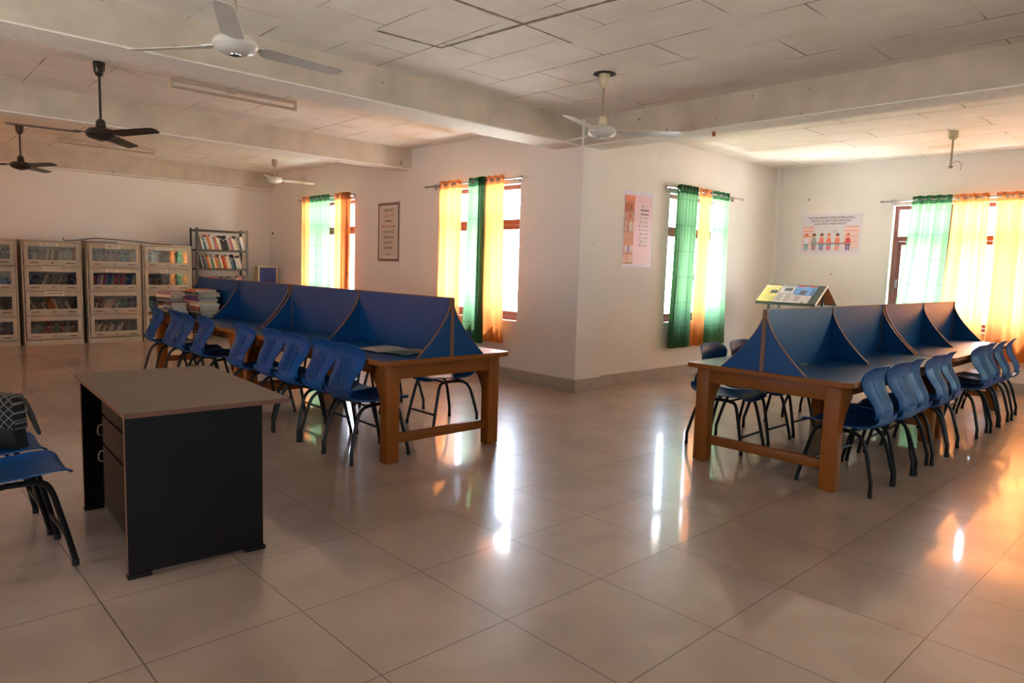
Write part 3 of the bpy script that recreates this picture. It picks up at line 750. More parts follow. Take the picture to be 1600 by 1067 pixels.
CY = [(-0.86, 'steel glass-front bookcase cut by the left edge of the photo'), (0.0, 'steel glass-front bookcase labelled ECONOMICS on its second tier'),
      (0.872, 'steel glass-front bookcase labelled MATH on its top tier'), (1.70, 'steel glass-front bookcase beside the open book rack')]
cabs = []
for i, (y, lab) in enumerate(CY):
    c = cab0 if i == 0 else copy_tree(cab0)
    c.location = (CX, y, 0); tag(c, lab, 'bookcase', 'steel glass-front bookcases along the far wall'); cabs.append(c)
MT = lambda x, y, z, rx=PI/2, rz=PI/2: Matrix.Translation((x, y, z)) @ Matrix.Rotation(rz, 4, 'Z') @ Matrix.Rotation(rx, 4, 'X')
def sticker(cab, y, z, w, h, text=None, tilt=0.0, size=0.045):
    s = MB().box(0.0142, 0.0150, y-w/2, y+w/2, z-h/2, z+h/2).build('paper_label', PAPER, cab)
    if text: text_mesh(text, size, INK, s, MT(0.0156, y, z, rz=PI/2), name='lettering')
    else:
        mb = MB(); n = 9
        for k in range(n):
            a = y-w*0.42+w*0.84*k/n; mb.box(0.0150, 0.0153, a, a+w*0.06, z-h*0.16, z+h*(0.12+0.08*((k*7) % 3)))
        mb.build('faded_lettering', INKG, s)
tz = [PL+TIER*k+TIER-0.016-0.026 for k in range(4)]
sticker(cabs[1], 0.36, tz[3], 0.25, 0.045); sticker(cabs[1], 0.38, tz[2]+0.01, 0.28, 0.062, 'ECONOMICS', size=0.05); sticker(cabs[1], 0.41, tz[1]+0.005, 0.27, 0.062)
sticker(cabs[2], 0.38, tz[3]+0.005, 0.22, 0.07, 'MATH', size=0.06); sticker(cabs[2], 0.36, tz[2], 0.19, 0.045)
sticker(cabs[3], 0.34, tz[3], 0.24, 0.045); sticker(cabs[3], 0.33, tz[2], 0.12, 0.04); sticker(cabs[3], 0.33, tz[1], 0.12, 0.045)

# ------------------------------------------------------------------ books
PAGES = mat('cream_page_edges', srgb(214, 200, 176), 0.8, noise=0.1, nscale=60, stretch=(1, 1, 20))
BC = {'dark red': (122, 34, 30), 'navy': (34, 48, 86), 'grey': (128, 124, 122), 'pale grey': (196, 190, 186), 'brown': (112, 74, 46), 'teal': (52, 104, 112), 'cream': (214, 196, 160),
      'orange': (206, 110, 52), 'green': (54, 100, 66), 'purple': (92, 58, 110), 'pink': (196, 120, 122), 'yellow': (212, 166, 50), 'black': (40, 36, 38), 'blue': (42, 84, 146), 'white': (226, 220, 214), 'bright red': (188, 44, 38)}
def book_mesh(cn):
    """unit book standing on z=0: x depth -1..0 (spine at x=0), y thickness 0..1, z 0..1"""
    m = mat(cn.replace(' ', '_')+'_book_cover', srgb(*BC[cn]), 0.5, noise=0.08, nscale=5)
    mb = MB(); t = 0.07
    mb.box(-1, -0.02, 0, t, 0, 1).box(-1, -0.02, 1-t, 1, 0, 1)
    mb.prism([(-0.02, 0), (-0.005, 0.12), (0, 0.35), (0, 0.65), (-0.005, 0.88), (-0.02, 1), (-0.04, 1), (-0.04, 0)], 0, 1)
    mb.box(-0.97, -0.04, t, 1-t, 0.02, 0.98, mi=1)
    band = mat('pale_spine_band', srgb(206, 198, 182), 0.6)
    if cn in ('navy', 'dark red', 'black', 'teal'): mb.box(-0.004, 0.0022, 0.14, 0.86, 0.72, 0.79, mi=2)
    me = mb.build('book', [m, PAGES, band]); d = me.data; bpy.data.objects.remove(me); return d
BM = {k: book_mesh(k) for k in BC}
def book(cn, M_, label, group, dims):
    o = bpy.data.objects.new('book', BM[cn]); COL.objects.link(o)
    o.matrix_world = M_ @ Matrix.Diagonal((*dims, 1)); tag(o, label, 'book', group); return o
rb = random.Random(11)
NTH = 'first second third fourth fifth sixth seventh eighth ninth tenth eleventh twelfth thirteenth fourteenth fifteenth sixteenth seventeenth eighteenth nineteenth twentieth 21st 22nd 23rd 24th 25th 26th 27th 28th 29th 30th 31st 32nd 33rd 34th 35th'.split()
def row(xf, y0, y1, z, hmax, cols, place, group, lean=0.0, depth=0.16, hmin=0.75, n=None):
    """books spine-out to +x from y0 to y1; lean = tan of tilt"""
    y = y0 + (abs(lean)*hmax*0.9 if lean < 0 else 0); ymax = y1 - (lean*hmax*0.9 if lean > 0 else 0); cnt = {}
    while True:
        t = rb.uniform(0.024, 0.048); h = hmax*rb.uniform(hmin, 1.0)
        if y+t/max(math.cos(math.atan(lean)), .5) > ymax: break
        cn = rb.choice(cols)
        a = math.atan(lean)
        # lean about x: tilts top towards +y for lean>0
        M_ = Matrix.Translation((xf-rb.uniform(0, 0.02), y+(0 if lean >= 0 else 0), z+(abs(math.sin(a))*t if lean > 0 else 0)))
        M_ = M_ @ Matrix.Rotation(-a, 4, 'X')
        if lean < 0: M_ = Matrix.Translation((xf-rb.uniform(0, 0.02), y, z)) @ Matrix.Rotation(-a, 4, 'X')
        cnt['n'] = cnt.get('n', 0)+1
        book(cn, M_, '%s book, %s from left %s' % (cn, NTH[cnt['n']-1], place), group, (depth, t-0.001, h*math.cos(a) if abs(lean) > 0.3 else h))
        y += t/math.cos(a)+0.0015
SETS = {
 (0, 3): (['navy', 'pink', 'grey', 'teal', 'brown'], 0.2), (0, 2): (['grey', 'black', 'brown', 'cream'], -0.45), (0, 1): (['brown', 'grey', 'dark red', 'cream'], -0.45), (0, 0): (['navy', 'blue', 'dark red', 'brown'], -0.1),
 (1, 3): (['grey', 'cream', 'brown', 'teal', 'navy', 'pale grey', 'orange'], 0.16), (1, 2): (['dark red', 'grey', 'pale grey', 'brown', 'navy'], 0.38), (1, 1): (['brown', 'teal', 'cream', 'orange', 'grey'], -0.42), (1, 0): (['green', 'teal', 'brown', 'grey', 'dark red'], 0.38),
 (2, 3): (['dark red', 'grey', 'pink', 'yellow', 'black', 'brown'], -0.08), (2, 2): (['navy', 'blue', 'bright red', 'cream', 'pink', 'grey'], 0.14), (2, 1): (['grey', 'cream', 'teal', 'pink', 'brown', 'navy'], 0.46), (2, 0): (['grey', 'cream', 'brown', 'dark red', 'pale grey'], 0.42),
 (3, 3): (['brown', 'pale grey', 'grey', 'orange', 'green', 'black'], 0.0), (3, 2): (['brown', 'grey', 'green', 'orange', 'black'], -0.2), (3, 1): (['teal', 'cream', 'green', 'purple', 'orange'], -0.15), (3, 0): (['grey', 'brown'], 0.2)}
CN = ['the leftmost bookcase', 'the ECONOMICS bookcase', 'the MATH bookcase', 'the bookcase beside the rack']
TN = ['bottom', 'third', 'second', 'top']
for (ci, k), (cols, lean) in SETS.items():
    y0 = CY[ci][0]
    a, b = y0+0.03, y0+CW-0.03
    if ci == 0: a = y0+0.45
    if (ci, k) == (3, 0): b = y0+0.25
    row(CX-0.045, a, b, PL+TIER*k+0.0085+(0 if k else 0), 0.285, cols, 'on the %s tier of %s' % (TN[k], CN[ci]), 'books on the %s tier of %s' % (TN[k], CN[ci]), lean)

# cable and stick lying over the cabinets
mb = MB().tube(cr([(-11.05, 0.56, 1.70), (-11.06, 0.60, 1.658), (-11.1, 0.80, 1.675), (-11.1, 1.04, 1.715), (-11.1, 1.5, 1.70), (-11.1, 1.9, 1.67), (-11.1, 2.2, 1.655)], 6), 0.0075, 6)
tag(mb.build('cable', mat('black_cable', srgb(34, 30, 28), 0.5), smooth=True), 'thin black cable lying across the tops of the bookcases', 'cable')
mb = MB().box(-11.03, -11.0, 0.80, 1.32, CH+0.0005, CH+0.014)
tag(mb.build('flat_strip', mat('dark_strip', srgb(70, 52, 42), 0.6), bevel=0.002), 'thin dark strip lying on top of the MATH bookcase', 'strip')

# ------------------------------------------------------------------ open rack
RACK = mat('dark_grey_angle_iron', srgb(74, 72, 68), 0.5, 0.3, noise=0.1, nscale=20)
RX0, RX1, RY0, RY1, RH = -11.30, -10.97, 2.575, 3.51, 1.985
rk = empty('book_rack', ((RX0+RX1)/2, (RY0+RY1)/2, 0), 0, 'dark grey open metal rack of books beside the bookcases', 'rack')
hx, hy = (RX1-RX0)/2, (RY1-RY0)/2
for sx in (-1, 1):
    for sy in (-1, 1):
        mb = MB(); x, y = sx*hx, sy*hy
        mb.box(min(x, x-sx*0.038), max(x, x-sx*0.038), min(y, y-sy*0.003), max(y, y-sy*0.003), 0, RH)
        mb.box(min(x, x-sx*0.003), max(x, x-sx*0.003), min(y, y-sy*0.038), max(y, y-sy*0.038), 0, RH)
        mb.build('post', RACK, rk)
RS = [0.10, 0.52, 0.91, 1.262, 1.60, RH-0.03]
for z in RS:
    mb = MB(); mb.box(-hx+0.004, hx-0.004, -hy+0.004, hy-0.004, z, z+0.003)
    mb.box(hx-0.006, hx-0.004, -hy+0.004, hy-0.004, z-0.028, z); mb.box(-hx+0.004, -hx+0.006, -hy+0.004, hy-0.004, z-0.028, z)
    mb.build('shelf', RACK, rk)
row(RX1-0.03, RY0+0.06, RY1-0.03, 1.6035, 0.275, ['pink', 'cream', 'pale grey', 'orange', 'teal', 'white', 'black', 'grey'], 'on the top shelf of the open rack', 'books on the top shelf of the open rack', -0.28)
row(RX1-0.03, RY0+0.06, RY1-0.03, 1.2655, 0.265, ['grey', 'teal', 'cream', 'black', 'pale grey', 'orange', 'bright red'], 'on the second shelf of the open rack', 'books on the second shelf of the open rack', -0.26)
row(RX1-0.03, RY0+0.06, RY1-0.03, 0.9135, 0.22, ['black', 'pink', 'white', 'brown', 'grey'], 'on the third shelf of the open rack', 'books on the third shelf of the open rack', 0.12)

# pinboard leaning in the corner
pb = empty('pinboard', (-11.07, 4.00, 0.0), 0, 'blue pinboard in a pale wooden frame standing in the far corner', 'pinboard')
PW = mat('pale_pine', srgb(216, 190, 146), 0.5, noise=0.1, nscale=10)
MB().box(-0.012, 0.0, -0.24, 0.24, 0.46, 1.305).build('board', mat('blue_board_felt', srgb(62, 78, 136), 0.8, noise=0.06, nscale=20), pb)
mb = MB(); mb.box(-0.02, 0.012, -0.262, -0.24, 0.44, 1.335).box(-0.02, 0.012, 0.098, 0.12, 0.44, 1.335) if False else mb.box(-0.02, 0.012, -0.262, -0.238, 0.44, 1.33)
mb.box(-0.02, 0.012, 0.098, 0.12, 0.44, 1.33)
mb.box(-0.02, 0.012, -0.238, 0.098, 1.305, 1.33).box(-0.02, 0.012, -0.238, 0.098, 0.44, 0.465)
pb.location = (-11.07, 4.00, 0); mb.build('frame', PW, pb, bevel=0.003)
for o in ALLCH(pb):
    if o.name.startswith('board'):
        for v in o.data.vertices: v.co.y = -0.24 if v.co.y < 0 else 0.10
for y in (-0.25, 0.108): MB().box(-0.02, 0.012, y-0.012, y+0.012, 0, 0.44).build('leg', PW, pb)
MB().box(-0.16, -0.02, -0.262, -0.245, 0.40, 1.32).build('side_board', PW, pb)

# ------------------------------------------------------------------ book piles on the left table
def pile(cx, cy, z, specs, place, group, rot0=0.0, w=0.30, d=0.22):
    for i, cn in enumerate(specs):
        t = rb.uniform(0.020, 0.036); ang = rot0+rb.uniform(-0.10, 0.10)
        ww, dd = w*rb.uniform(0.88, 1.05), d*rb.uniform(0.9, 1.05)
        # book lying flat, spine towards -y : unit axes x(depth)->+y , y(thick)->z , z(height)->x
        R_ = Matrix(((0, 0, 1, 0), (-1, 0, 0, 0), (0, 1, 0, 0), (0, 0, 0, 1)))
        M_ = Matrix.Translation((cx+rb.uniform(-.015, .015), cy+rb.uniform(-.012, .012), z)) @ Matrix.Rotation(ang, 4, 'Z') @ Matrix.Translation((-ww/2, -dd/2, 0)) @ R_
        pos = 'on top of' if i == len(specs)-1 else NTH[i]+' from the bottom of'
        book(cn, M_, '%s book %s %s' % (cn, pos, place), group, (dd, t-0.0008, ww)); z += t
    return z
ZT = TZ+0.0015
pile(-7.25, 0.98, ZT, ['brown', 'grey', 'cream', 'brown', 'black', 'grey', 'brown', 'cream', 'pink'], 'the leftmost book pile on the study table', 'books in the leftmost pile', 0.3, 0.26, 0.2)
pile(-6.80, 1.19, ZT, ['grey', 'brown', 'cream', 'grey', 'pale grey', 'pink', 'purple', 'purple', 'grey', 'black', 'orange'], 'the tallest book pile on the study table', 'books in the tallest pile', 0.0, 0.46, 0.26)
pile(-6.42, 1.10, ZT, ['black', 'green', 'grey', 'dark red', 'dark red', 'cream'], 'the low pile nearest the blue wing', 'books in the low pile by the wing', 0.0, 0.32, 0.24)
pile(-6.83, 0.90, ZT, ['brown', 'cream', 'grey', 'pale grey', 'brown'], 'the low front pile behind the chair backs', 'books in the low front pile', 0.1, 0.26, 0.18)

# open magazine and pencil
mag = empty('open_magazine', (-2.60, 1.17, TZ+0.001), math.radians(12), 'open magazine lying on the blue top of the left study table', 'magazine')
NEWS = mat('newsprint', srgb(170, 160, 150), 0.6, noise=0.2, nscale=24)
PHOTO = mat('green_grey_print', srgb(92, 104, 92), 0.4, noise=0.25, nscale=18)
TAN = mat('tan_print', srgb(190, 140, 100), 0.4, noise=0.2, nscale=12)
def page(x0, x1, y0, y1, name, m, lift):
    mb = MB(); n = 8; vs = []
    for j in (0, 1):
        for i in range(n+1):
            u = i/n; vs.append((x0+(x1-x0)*u, (y0, y1)[j], 0.004+lift*math.sin(PI*min(1, abs(u if x1 > x0 else u))*0.9)+0.002))
    top = len(vs); vs += [(x, y, max(0, z-0.0035)) for x, y, z in vs]
    fs = [(i, i+1, n+2+i, n+1+i) for i in range(n)] + [(top+i, top+n+1+i, top+n+2+i, top+i+1) for i in range(n)]
    fs += [(i, top+i, top+i+1, i+1) for i in range(n)] + [(n+1+i, n+2+i, top+n+2+i, top+n+1+i) for i in range(n)] + [(0, n+1, top+n+1, top), (n, top+n, top+2*n+1, 2*n+1)]
    mb.add(vs, fs).build(name, m, mag, smooth=True)
page(0, 0.27, -0.16, 0.05, 'printed_page', PHOTO, 0.012); page(0, 0.27, 0.05, 0.17, 'colour_page', TAN, 0.012); page(0, -0.28, -0.16, 0.17, 'printed_page', NEWS, 0.010)
pc = MB().tube([(-0.385, 3.30, TZ+0.0045), (-0.355, 3.50, TZ+0.0045)], 0.004, 6)
tag(pc.build('pencil', mat('pale_pencil_wood', srgb(206, 190, 160), 0.5), smooth=True), 'pale pencil lying on the right study table beside the screen', 'pencil')
pc.v = []
# ------------------------------------------------------------------ newspaper stand
GN = mat('green_grey_stand_paint', srgb(74, 88, 84), 0.5, noise=0.08, nscale=10)
ALU = mat('white_aluminium_edge', srgb(222, 222, 218), 0.35, 0.3)
PLY = mat('plywood_underside', srgb(178, 118, 70), 0.6, noise=0.12, nscale=8)
ns = empty('newspaper_stand', (-2.50, 7.95, 0), 0, 'gable-topped reading stand with newspapers by the far wall', 'newspaper stand')
L2 = 0.43; HR, HE, DD = 1.31, 1.05, 0.36
for s in (-1, 1):
    n_ = Vector((0, s*(HR-HE), DD)).normalized()*0.012
    a = Vector((0, 0, HR)); b = Vector((0, s*DD, HE)); mb = MB()
    for mi, off in ((0, 0.0),):
        q = [a+n_, b+n_, b, a]
        mb.add([(x, p.y, p.z) for x in (-L2, L2) for p in q], [(0,1,5,4),(0,4,7,3),(1,2,6,5),(0,3,2,1),(4,5,6,7)]); mb.add([(x, p.y, p.z) for x in (-L2, L2) for p in (a, b)], [(0, 1, 3, 2)], 1)
    bd = mb.build('sloping_board', [GN, PLY], ns)
    for x in (-L2, L2):
        MB().tube([(x, a.y, a.z+0.006), (x, b.y, b.z+0.006)], 0.011, 6).build('edge_trim', ALU, bd)
    MB().box(-L2, L2, s*DD-0.012, s*DD+0.016, HE-0.012, HE+0.028).build('ledge', GN, bd)
for x in (-L2+0.10, L2-0.12):
    for y in (-0.16, 0.16):
        MB().box(x-0.014, x+0.014, y-0.014, y+0.014, 0.0, HR-0.1175).build('leg', GN, ns)
    MB().box(x-0.012, x+0.012, -0.146, 0.146, 0.20, 0.225).build('crossbar', GN, ns)
PINKP = mat('pinkish_newsprint', srgb(206, 196, 198), 0.6, noise=0.14, nscale=40)
YEL = mat('yellow_magazine_cover', srgb(214, 200, 120), 0.45, noise=0.25, nscale=7)
BLU = mat('blue_sky_magazine_cover', srgb(110, 160, 220), 0.45, noise=0.2, nscale=9)
RED = mat('red_masthead', srgb(206, 90, 80), 0.5)
DRK = mat('grey_photo_print', srgb(96, 100, 104), 0.5, noise=0.3, nscale=20)
sl_dir = Vector((0, -DD, HE-HR)).normalized(); nrm = Vector((0, -(HR-HE), DD)).normalized()
def on_slope(x0, x1, t0, t1, name, base, marks, label, cat, h=0.0135, th=0.004, shear=0.0):
    """paper on the front slope; t = distance down from the ridge"""
    mb = MB()
    def slab(a0, a1, b0, b1, h0, h1, mi):
        vs = []
        for hh in (h0, h1):
            for x, t in ((a0, b0), (a1, b0), (a1, b1), (a0, b1)):
                p = Vector((-2.50+x+shear*t, 7.95, HR)) + sl_dir*t + nrm*hh; vs.append(p)
        mb.add(vs, [(3,2,1,0),(4,5,6,7),(0,1,5,4),(1,2,6,5),(2,3,7,6),(3,0,4,7)], mi)
    slab(x0, x1, t0, t1, h, h+th, 0)
    mats = [base]
    for (u0, u1, v0, v1, m_) in marks:
        if m_ not in mats: mats.append(m_)
        slab(x0+(x1-x0)*u0, x0+(x1-x0)*u1, t0+(t1-t0)*v0, t0+(t1-t0)*v1, h+th, h+th+0.0006, mats.index(m_))
    tag(mb.build(name, mats), label, cat, 'papers on the reading stand')
lines = lambda u0, u1, v0, v1, n, m_=INKG: [(u0, u1-0.05*((k*5) % 3), v0+(v1-v0)*k/n, v0+(v1-v0)*(k+0.4)/n, m_) for k in range(n)]
on_slope(-0.425, -0.20, 0.03, 0.415, 'magazine', YEL, [(0.5, 0.95, 0.3, 0.5, DRK), (0.1, 0.9, 0.08, 0.14, MATS['cream_page_edges'])], 'yellow magazine at the left end of the reading stand', 'magazine')
on_slope(-0.19, 0.02, 0.02, 0.20, 'newspaper', PINKP, [(0.3, 0.85, 0.35, 0.75, DRK)]+lines(0.1, 0.9, 0.06, 0.25, 3), 'newspaper with a dark photograph, upper middle of the reading stand', 'newspaper')
on_slope(0.03, 0.32, 0.02, 0.235, 'magazine', BLU, [(0.05, 0.45, 0.0, 0.14, RED), (0.55, 0.95, 0.0, 0.14, RED), (0.3, 0.6, 0.5, 0.95, DRK), (0.45, 0.52, 0.3, 0.6, MATS['newsprint']), (0.85, 0.96, 0.4, 0.9, DRK)], 'blue-sky magazine with red mastheads on the reading stand', 'magazine')
on_slope(-0.195, 0.06, 0.21, 0.425, 'newspaper', PINKP, lines(0.08, 0.46, 0.1, 0.9, 8)+lines(0.54, 0.92, 0.1, 0.9, 8), 'open newspaper on the lower edge of the reading stand, middle', 'newspaper')
on_slope(0.065, 0.31, 0.245, 0.425, 'newspaper', PINKP, lines(0.08, 0.46, 0.1, 0.8, 7)+[(0.6, 0.75, 0.82, 0.94, DRK)], 'pale newspaper on the lower right of the reading stand', 'newspaper')

# ------------------------------------------------------------------ posters
def poster_frame(axis):
    """matrix taking local (x right, y up, z out to the viewer) into the world"""
    if axis == 'y': return Matrix(((1, 0, 0, 0), (0, 0, -1, 0), (0, 1, 0, 0), (0, 0, 0, 1)))
    return Matrix(((0, 0, 1, 0), (1, 0, 0, 0), (0, 1, 0, 0), (0, 0, 0, 1)))
class Poster:
    def __init__(s, name, label, loc, axis, w, h, base, cat='poster'):
        s.w, s.h = w, h
        s.o = empty(name, loc, 0, label, cat); s.o.matrix_world = Matrix.Translation(loc) @ poster_frame(axis)
        tag(s.o, label, cat)
        s.mb = MB().box(0, w, 0, h, 0, 0.0015); s.mats = [base]; s.lv = 0.0015
    def poly(s, pts, m, up=0.0002):
        if m not in s.mats: s.mats.append(m)
        s.lv += 0.00008
        s.mb.prism([(x*s.w, y*s.h) for x, y in pts], 0.0012, s.lv+up, 'z', s.mats.index(m))
    def rect(s, x0, x1, y0, y1, m): s.poly([(x0, y0), (x1, y0), (x1, y1), (x0, y1)], m)
    def disc(s, x, y, r, m, sy=1.0): s.poly([(x+r*math.cos(a)/s.w, y+r*sy*math.sin(a)/s.h) for a in [2*PI*k/14 for k in range(14)]], m)
    def done(s): s.mb.build('poster_sheet', s.mats, s.o)
    def text(s, body, x, y, size, m, sx=1.0, align='CENTER'):
        text_mesh(body, size, m, s.o, Matrix.Translation((x*s.w, y*s.h, s.lv+0.0010)), align, sx=sx)
def pm(n, r, g, b, rough=0.3): return mat(n, srgb(r, g, b), rough)
# quote poster, left of the second window
TAUPE = pm('poster_taupe', 138, 108, 92); PALE = pm('poster_pale_beige', 206, 188, 172); WHT = pm('poster_white', 226, 216, 210); TXT = pm('poster_dark_text', 92, 70, 62); REDT = pm('poster_red_text', 190, 98, 80)
p = Poster('quote_poster', 'tall taupe poster with a centred quotation, left of the middle window', (-7.70, YW2-0.003, 1.44), 'y', 0.60, 1.0, WHT)
p.rect(0.0, 1, 0.045, 0.955, TAUPE); p.rect(0.08, 0.92, 0.09, 0.91, WHT); p.rect(0.12, 0.88, 0.115, 0.885, PALE); p.done()
for k, (a, b_) in enumerate([('BOOKS GIVE', None), ('A SOUL TO THE', 'SOUL'), ('UNIVERSE,', None), ('WINGS TO THE MIND,', 'WINGS'), ('FLIGHT TO THE', None), ('IMAGINATION,', None), ('AND LIFE TO', 'LIFE'), ('EVERYTHING.', None)]):
    p.text(a, 0.5, 0.835-k*0.083, 0.052, REDT if k in (1, 3) else TXT, sx=0.78)
p.text('- PLATO', 0.5, 0.155, 0.024, TXT)
# bookshelf poster on the corner wall
PNK = pm('poster_pink', 226, 186, 196); PNK2 = pm('poster_bookbrown', 186, 110, 80); ORR = pm('poster_orange', 226, 122, 90); VIO = pm('poster_violet', 120, 104, 196); LIL = pm('poster_lilac_border', 224, 214, 230); DB = pm('poster_shelf_brown', 150, 92, 66); GTX = pm('poster_grey_text', 150, 126, 136)
p = Poster('bookshelf_poster', 'tall pink poster with a printed bookshelf, right of the corner column', (XW3+0.003, 5.11, 1.50), 'x', 0.61, 0.95, LIL)
p.rect(0.03, 0.97, 0.04, 0.95, PNK); p.rect(0.03, 0.36, 0.05, 0.93, PNK2)
rp = random.Random(3)
for r_, (y0, y1) in enumerate([(0.06, 0.165), (0.19, 0.29), (0.32, 0.44), (0.47, 0.60), (0.63, 0.72), (0.74, 0.83)]):
    p.rect(0.03, 0.36, y0-0.02, y0-0.005, DB)
    x = 0.045
    while x < 0.33:
        wd = rp.uniform(0.018, 0.032); m_ = {0: [WHT, ORR], 1: [VIO, WHT], 2: [ORR, PALE], 3: [WHT, PNK2, WHT], 4: [ORR, PALE, PNK2], 5: [DB, ORR]}[r_]
        dx = 0.03; p.poly([(x+dx*0, y0), (x+wd*0.7, y0), (x+wd*0.7+0.012, y1-0.01), (x+0.012, y1-0.01)], rp.choice(m_)); x += wd
p.rect(0.03, 0.36, 0.86, 0.93, ORR)
for k in range(11):
    ww = [0.20, 0.26, 0.24, 0.30, 0.28, 0.32, 0.30, 0.24, 0.30, 0.22, 0.24][k]; yy = 0.80-k*0.052; x = 0.70-ww/2
    while x < 0.70+ww/2:
        wl = rp.uniform(0.012, 0.03); p.rect(x, x+wl, yy, yy+0.024, GTX if k in (1, 2) else WHT); x += wl+0.010
p.done()
# library cartoon poster
WP = pm('poster_cool_white', 224, 216, 224); PK = pm('poster_wall_pink', 232, 196, 190); GW = pm('poster_grey_wall', 214, 208, 214); SK = pm('poster_skin', 236, 170, 138); HB = pm('poster_hair_brown', 96, 58, 44); HO = pm('poster_hair_ginger', 206, 112, 70)
TB_ = pm('poster_table_brown', 150, 88, 62); RDp = pm('poster_red', 208, 60, 72); BLp = pm('poster_blue', 62, 76, 140); TEp = pm('poster_teal', 92, 160, 172); CRl = pm('poster_coral', 232, 120, 100); GRp = pm('poster_grey_plant', 150, 158, 160); BX = pm('poster_brown_text', 110, 74, 78)
p = Poster('library_cartoon_poster', 'wide poster of children reading at a table, on the far wall', (-3.03, YW4-0.003, 1.785), 'y', 0.92, 0.63, WP)
p.rect(0.03, 0.97, 0.18, 0.70, GW); p.rect(0.03, 0.24, 0.18, 0.70, PK); p.rect(0.73, 0.97, 0.18, 0.70, PK); p.rect(0.03, 0.97, 0.06, 0.18, pm('poster_floor', 220, 204, 214))
for y in (0.32, 0.45, 0.58, 0.68): p.rect(0.04, 0.23, y, y+0.012, CRl); p.rect(0.74, 0.96, y, y+0.012, CRl)
for k in range(5):
    a = PI*(0.15+0.7*k/4); p.poly([(0.58, 0.52), (0.58+0.055*math.cos(a)-0.006, 0.52+0.11*math.sin(a)), (0.58+0.055*math.cos(a)+0.006, 0.52+0.11*math.sin(a))], GRp)
p.rect(0.20, 0.76, 0.275, 0.30, TB_)
for x, hc, sc_, lg in ((0.11, CRl, WP, TEp), (0.24, HB, GRp, TB_), (0.37, HB, CRl, BLp), (0.49, HO, CRl, RDp), (0.63, HB, CRl, CRl), (0.80, HO, RDp, BLp)):
    p.poly([(x-0.045, 0.29), (x+0.045, 0.29), (x+0.030, 0.42), (x-0.030, 0.42)], sc_); p.disc(x, 0.465, 0.026, SK); p.poly([(x-0.030, 0.47), (x+0.030, 0.47), (x+0.024, 0.52), (x, 0.535), (x-0.024, 0.52)], hc)
    p.rect(x-0.028, x-0.006, 0.12, 0.275, lg); p.rect(x+0.008, x+0.028, 0.12, 0.275, lg); p.rect(x-0.05, x+0.05, 0.245, 0.27, BLp if x > 0.7 else TEp)
p.done()
p.text('“IN THE LIBRARY, ONE OFTEN FINDS', 0.5, 0.905, 0.043, BX, sx=0.98); p.text('PEOPLE CLOSE THEIR MOUTHS', 0.5, 0.83, 0.043, BX, sx=1.0); p.text('AND OPEN THEIR MINDS”', 0.5, 0.755, 0.043, BX, sx=1.0)

# ------------------------------------------------------------------ ceiling fans
FWH = mat('cream_fan_enamel', srgb(208, 202, 196), 0.3, noise=0.04, nscale=8); FBR = mat('dark_brown_fan_enamel', srgb(44, 32, 26), 0.35); ROD = mat('rusty_cream_rod', srgb(164, 140, 120), 0.5); CUP = mat('ivory_plastic', srgb(206, 190, 158), 0.45); DKC = mat('dark_ceiling_hole', srgb(30, 26, 24), 0.9)
def fan(x, y, hz, th, body, rodm, cup, label, plate=False, pitch=-11):
    f = empty('ceiling_fan', (x, y, hz), math.radians(th), label, 'ceiling fan', 'ceiling fans')
    MB().lathe([(0.02, -0.055), (0.06, -0.052), (0.105, -0.035), (0.125, -0.01), (0.122, 0.015), (0.10, 0.04), (0.045, 0.052), (0.03, 0.055)], 28).build('motor_housing', body, f, smooth=True)
    MB().lathe([(0.012, -0.064), (0.032, -0.060), (0.034, -0.052)], 16).build('motor_cap', STEEL if body is FWH else body, f, smooth=True)
    MB().lathe([(0.03, 0.05), (0.042, 0.06), (0.040, 0.10), (0.028, 0.125), (0.014, 0.13)], 18).build('lower_canopy', cup, f, smooth=True)
    top = ZC-hz
    MB().lathe([(0.011, 0.10), (0.011, top-0.02)], 12).build('down_rod', rodm, f, smooth=True)
    MB().lathe([(0.014, top-0.125), (0.030, top-0.115), (0.044, top-0.08), (0.050, top-0.012), (0.046, top-0.0005)], 20).build('upper_canopy', cup, f, smooth=True)
    if plate: MB().lathe([(0.10, top-0.006), (0.095, top-0.0005)], 20).build('ceiling_plate', DKC, f)
    for k in range(3):
        a = 2*PI*k/3; Mz = Matrix.Rotation(a, 4, 'Z'); pt = Matrix.Rotation(math.radians(pitch), 4, 'X')
        mb = MB(); outl = [(0.16, -0.05), (0.20, -0.062), (0.66, -0.055), (0.695, -0.042), (0.705, -0.01), (0.70, 0.035), (0.67, 0.052), (0.20, 0.062), (0.16, 0.04)]
        n = len(outl); vs = []
        for dz in (-0.0015, 0.0015):
            for (u, v) in outl: vs.append(Mz @ (pt @ Vector((u, v, dz-0.004*(v/0.06)**2))))
        mb.add(vs, [tuple(range(n))[::-1], tuple(range(n, 2*n))]+[(i, (i+1) % n, n+(i+1) % n, n+i) for i in range(n)])
        bl = mb.build('blade', body, f)
        mb = MB(); mb.box(0.10, 0.21, -0.022, 0.022, -0.006, 0.0, M=Mz @ pt @ Matrix.Translation((0, 0, 0.008))); mb.build('blade_arm', body, bl)
    return f
fan(-2.17, -0.22, 2.665, 94, FWH, ROD, FWH, 'white ceiling fan at the top left, its rod leaving the frame')
fan(-5.26, -0.20, 2.525, 23, FBR, FBR, FBR, 'dark brown ceiling fan, the larger of the two dark ones', pitch=-15)
fan(-9.59, -0.165, 2.615, 23, FBR, FBR, FBR, 'small dark brown ceiling fan at the left edge', pitch=-15)
fan(-9.62, 3.42, 2.81, 84, FWH, ROD, ROD, 'small white ceiling fan above the window nearest the bookcases')
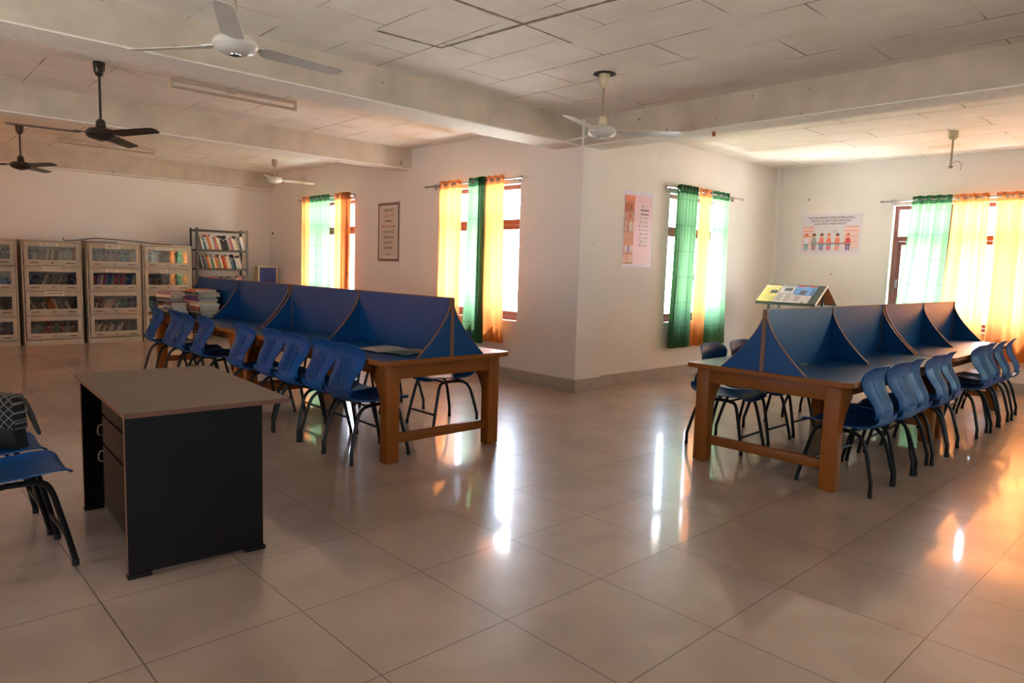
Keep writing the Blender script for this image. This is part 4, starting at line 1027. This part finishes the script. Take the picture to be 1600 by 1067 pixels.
fan(-2.085, 2.975, 2.655, 4+42, FWH, ROD, CUP, 'white ceiling fan hanging in front of the corner column', plate=True)
# bare rod without a fan
r_ = empty('fan_down_rod', (-0.545, 7.37, ZC), 0, 'bare fan rod hanging from the ceiling of the right bay, without a fan', 'fan rod')
MB().lathe([(0.02, -0.10), (0.045, -0.08), (0.055, -0.03), (0.05, -0.0005)], 18).build('canopy', CUP, r_, smooth=True)
MB().tube([(0, 0, -0.09), (0, 0, -0.42)], 0.011, 10).build('rod', ROD, r_, smooth=True)
MB().tube([(-0.02, 0, -0.40), (0.022, 0, -0.40)], 0.008, 8).build('pin', DKC, r_, smooth=True)
MB().tube(cr([(0.0, 0, -0.36), (0.06, 0.02, -0.34), (0.10, 0.03, -0.38), (0.09, 0.03, -0.44)], 5), 0.003, 6).build('loose_wire', INKG, r_, smooth=True)

# tube lights
def tubelight(x, y0, y1, label):
    t = empty('tube_light', (x, (y0+y1)/2, ZC), 0, label, 'tube light', 'ceiling tube lights'); h = (y1-y0)/2
    MB().box(-0.022, 0.022, -h, h, -0.032, -0.0005).build('batten', mat('yellowed_batten', srgb(200, 186, 172), 0.5), t, bevel=0.003)
    for s in (-1, 1): MB().box(-0.016, 0.016, s*h-0.012, s*h+0.012, -0.10, -0.002).build('lamp_holder', CUP, t, bevel=0.003)
    MB().tube([(0, -h+0.012, -0.085), (0, h-0.012, -0.085)], 0.013, 12).build('tube', mat('unlit_tube_glass', srgb(190, 172, 156), 0.25), t, smooth=True)
    MB().box(-0.014, 0.014, -0.09, -0.02, -0.05, -0.031).build('starter_box', CUP, t)
tubelight(-5.28, 0.41, 1.67, 'unlit tube light on the ceiling between the two deep beams')
tubelight(-10.15, 0.37, 1.68, 'unlit tube light on the far ceiling above the bookcases')
# small plug hanging under the right beam
pl = MB(); pl.tube([(-1.84, 4.40, 2.844), (-1.84, 4.40, 2.80)], 0.016, 8)
tag(pl.build('ceiling_plug', mat('red_brown_plug', srgb(150, 84, 56), 0.6), smooth=True), 'small red-brown plug under the beam right of the white fan', 'plug')
nl = MB(); nl.tube([(X0+0.16, YW2-0.001, 1.98), (X0+0.16, YW2-0.02, 1.98)], 0.018, 8)
tag(nl.build('wall_hook', DKC, smooth=True), 'small dark hook on the wall in the far corner above the pinboard', 'hook')
bpy.context.view_layer.update()
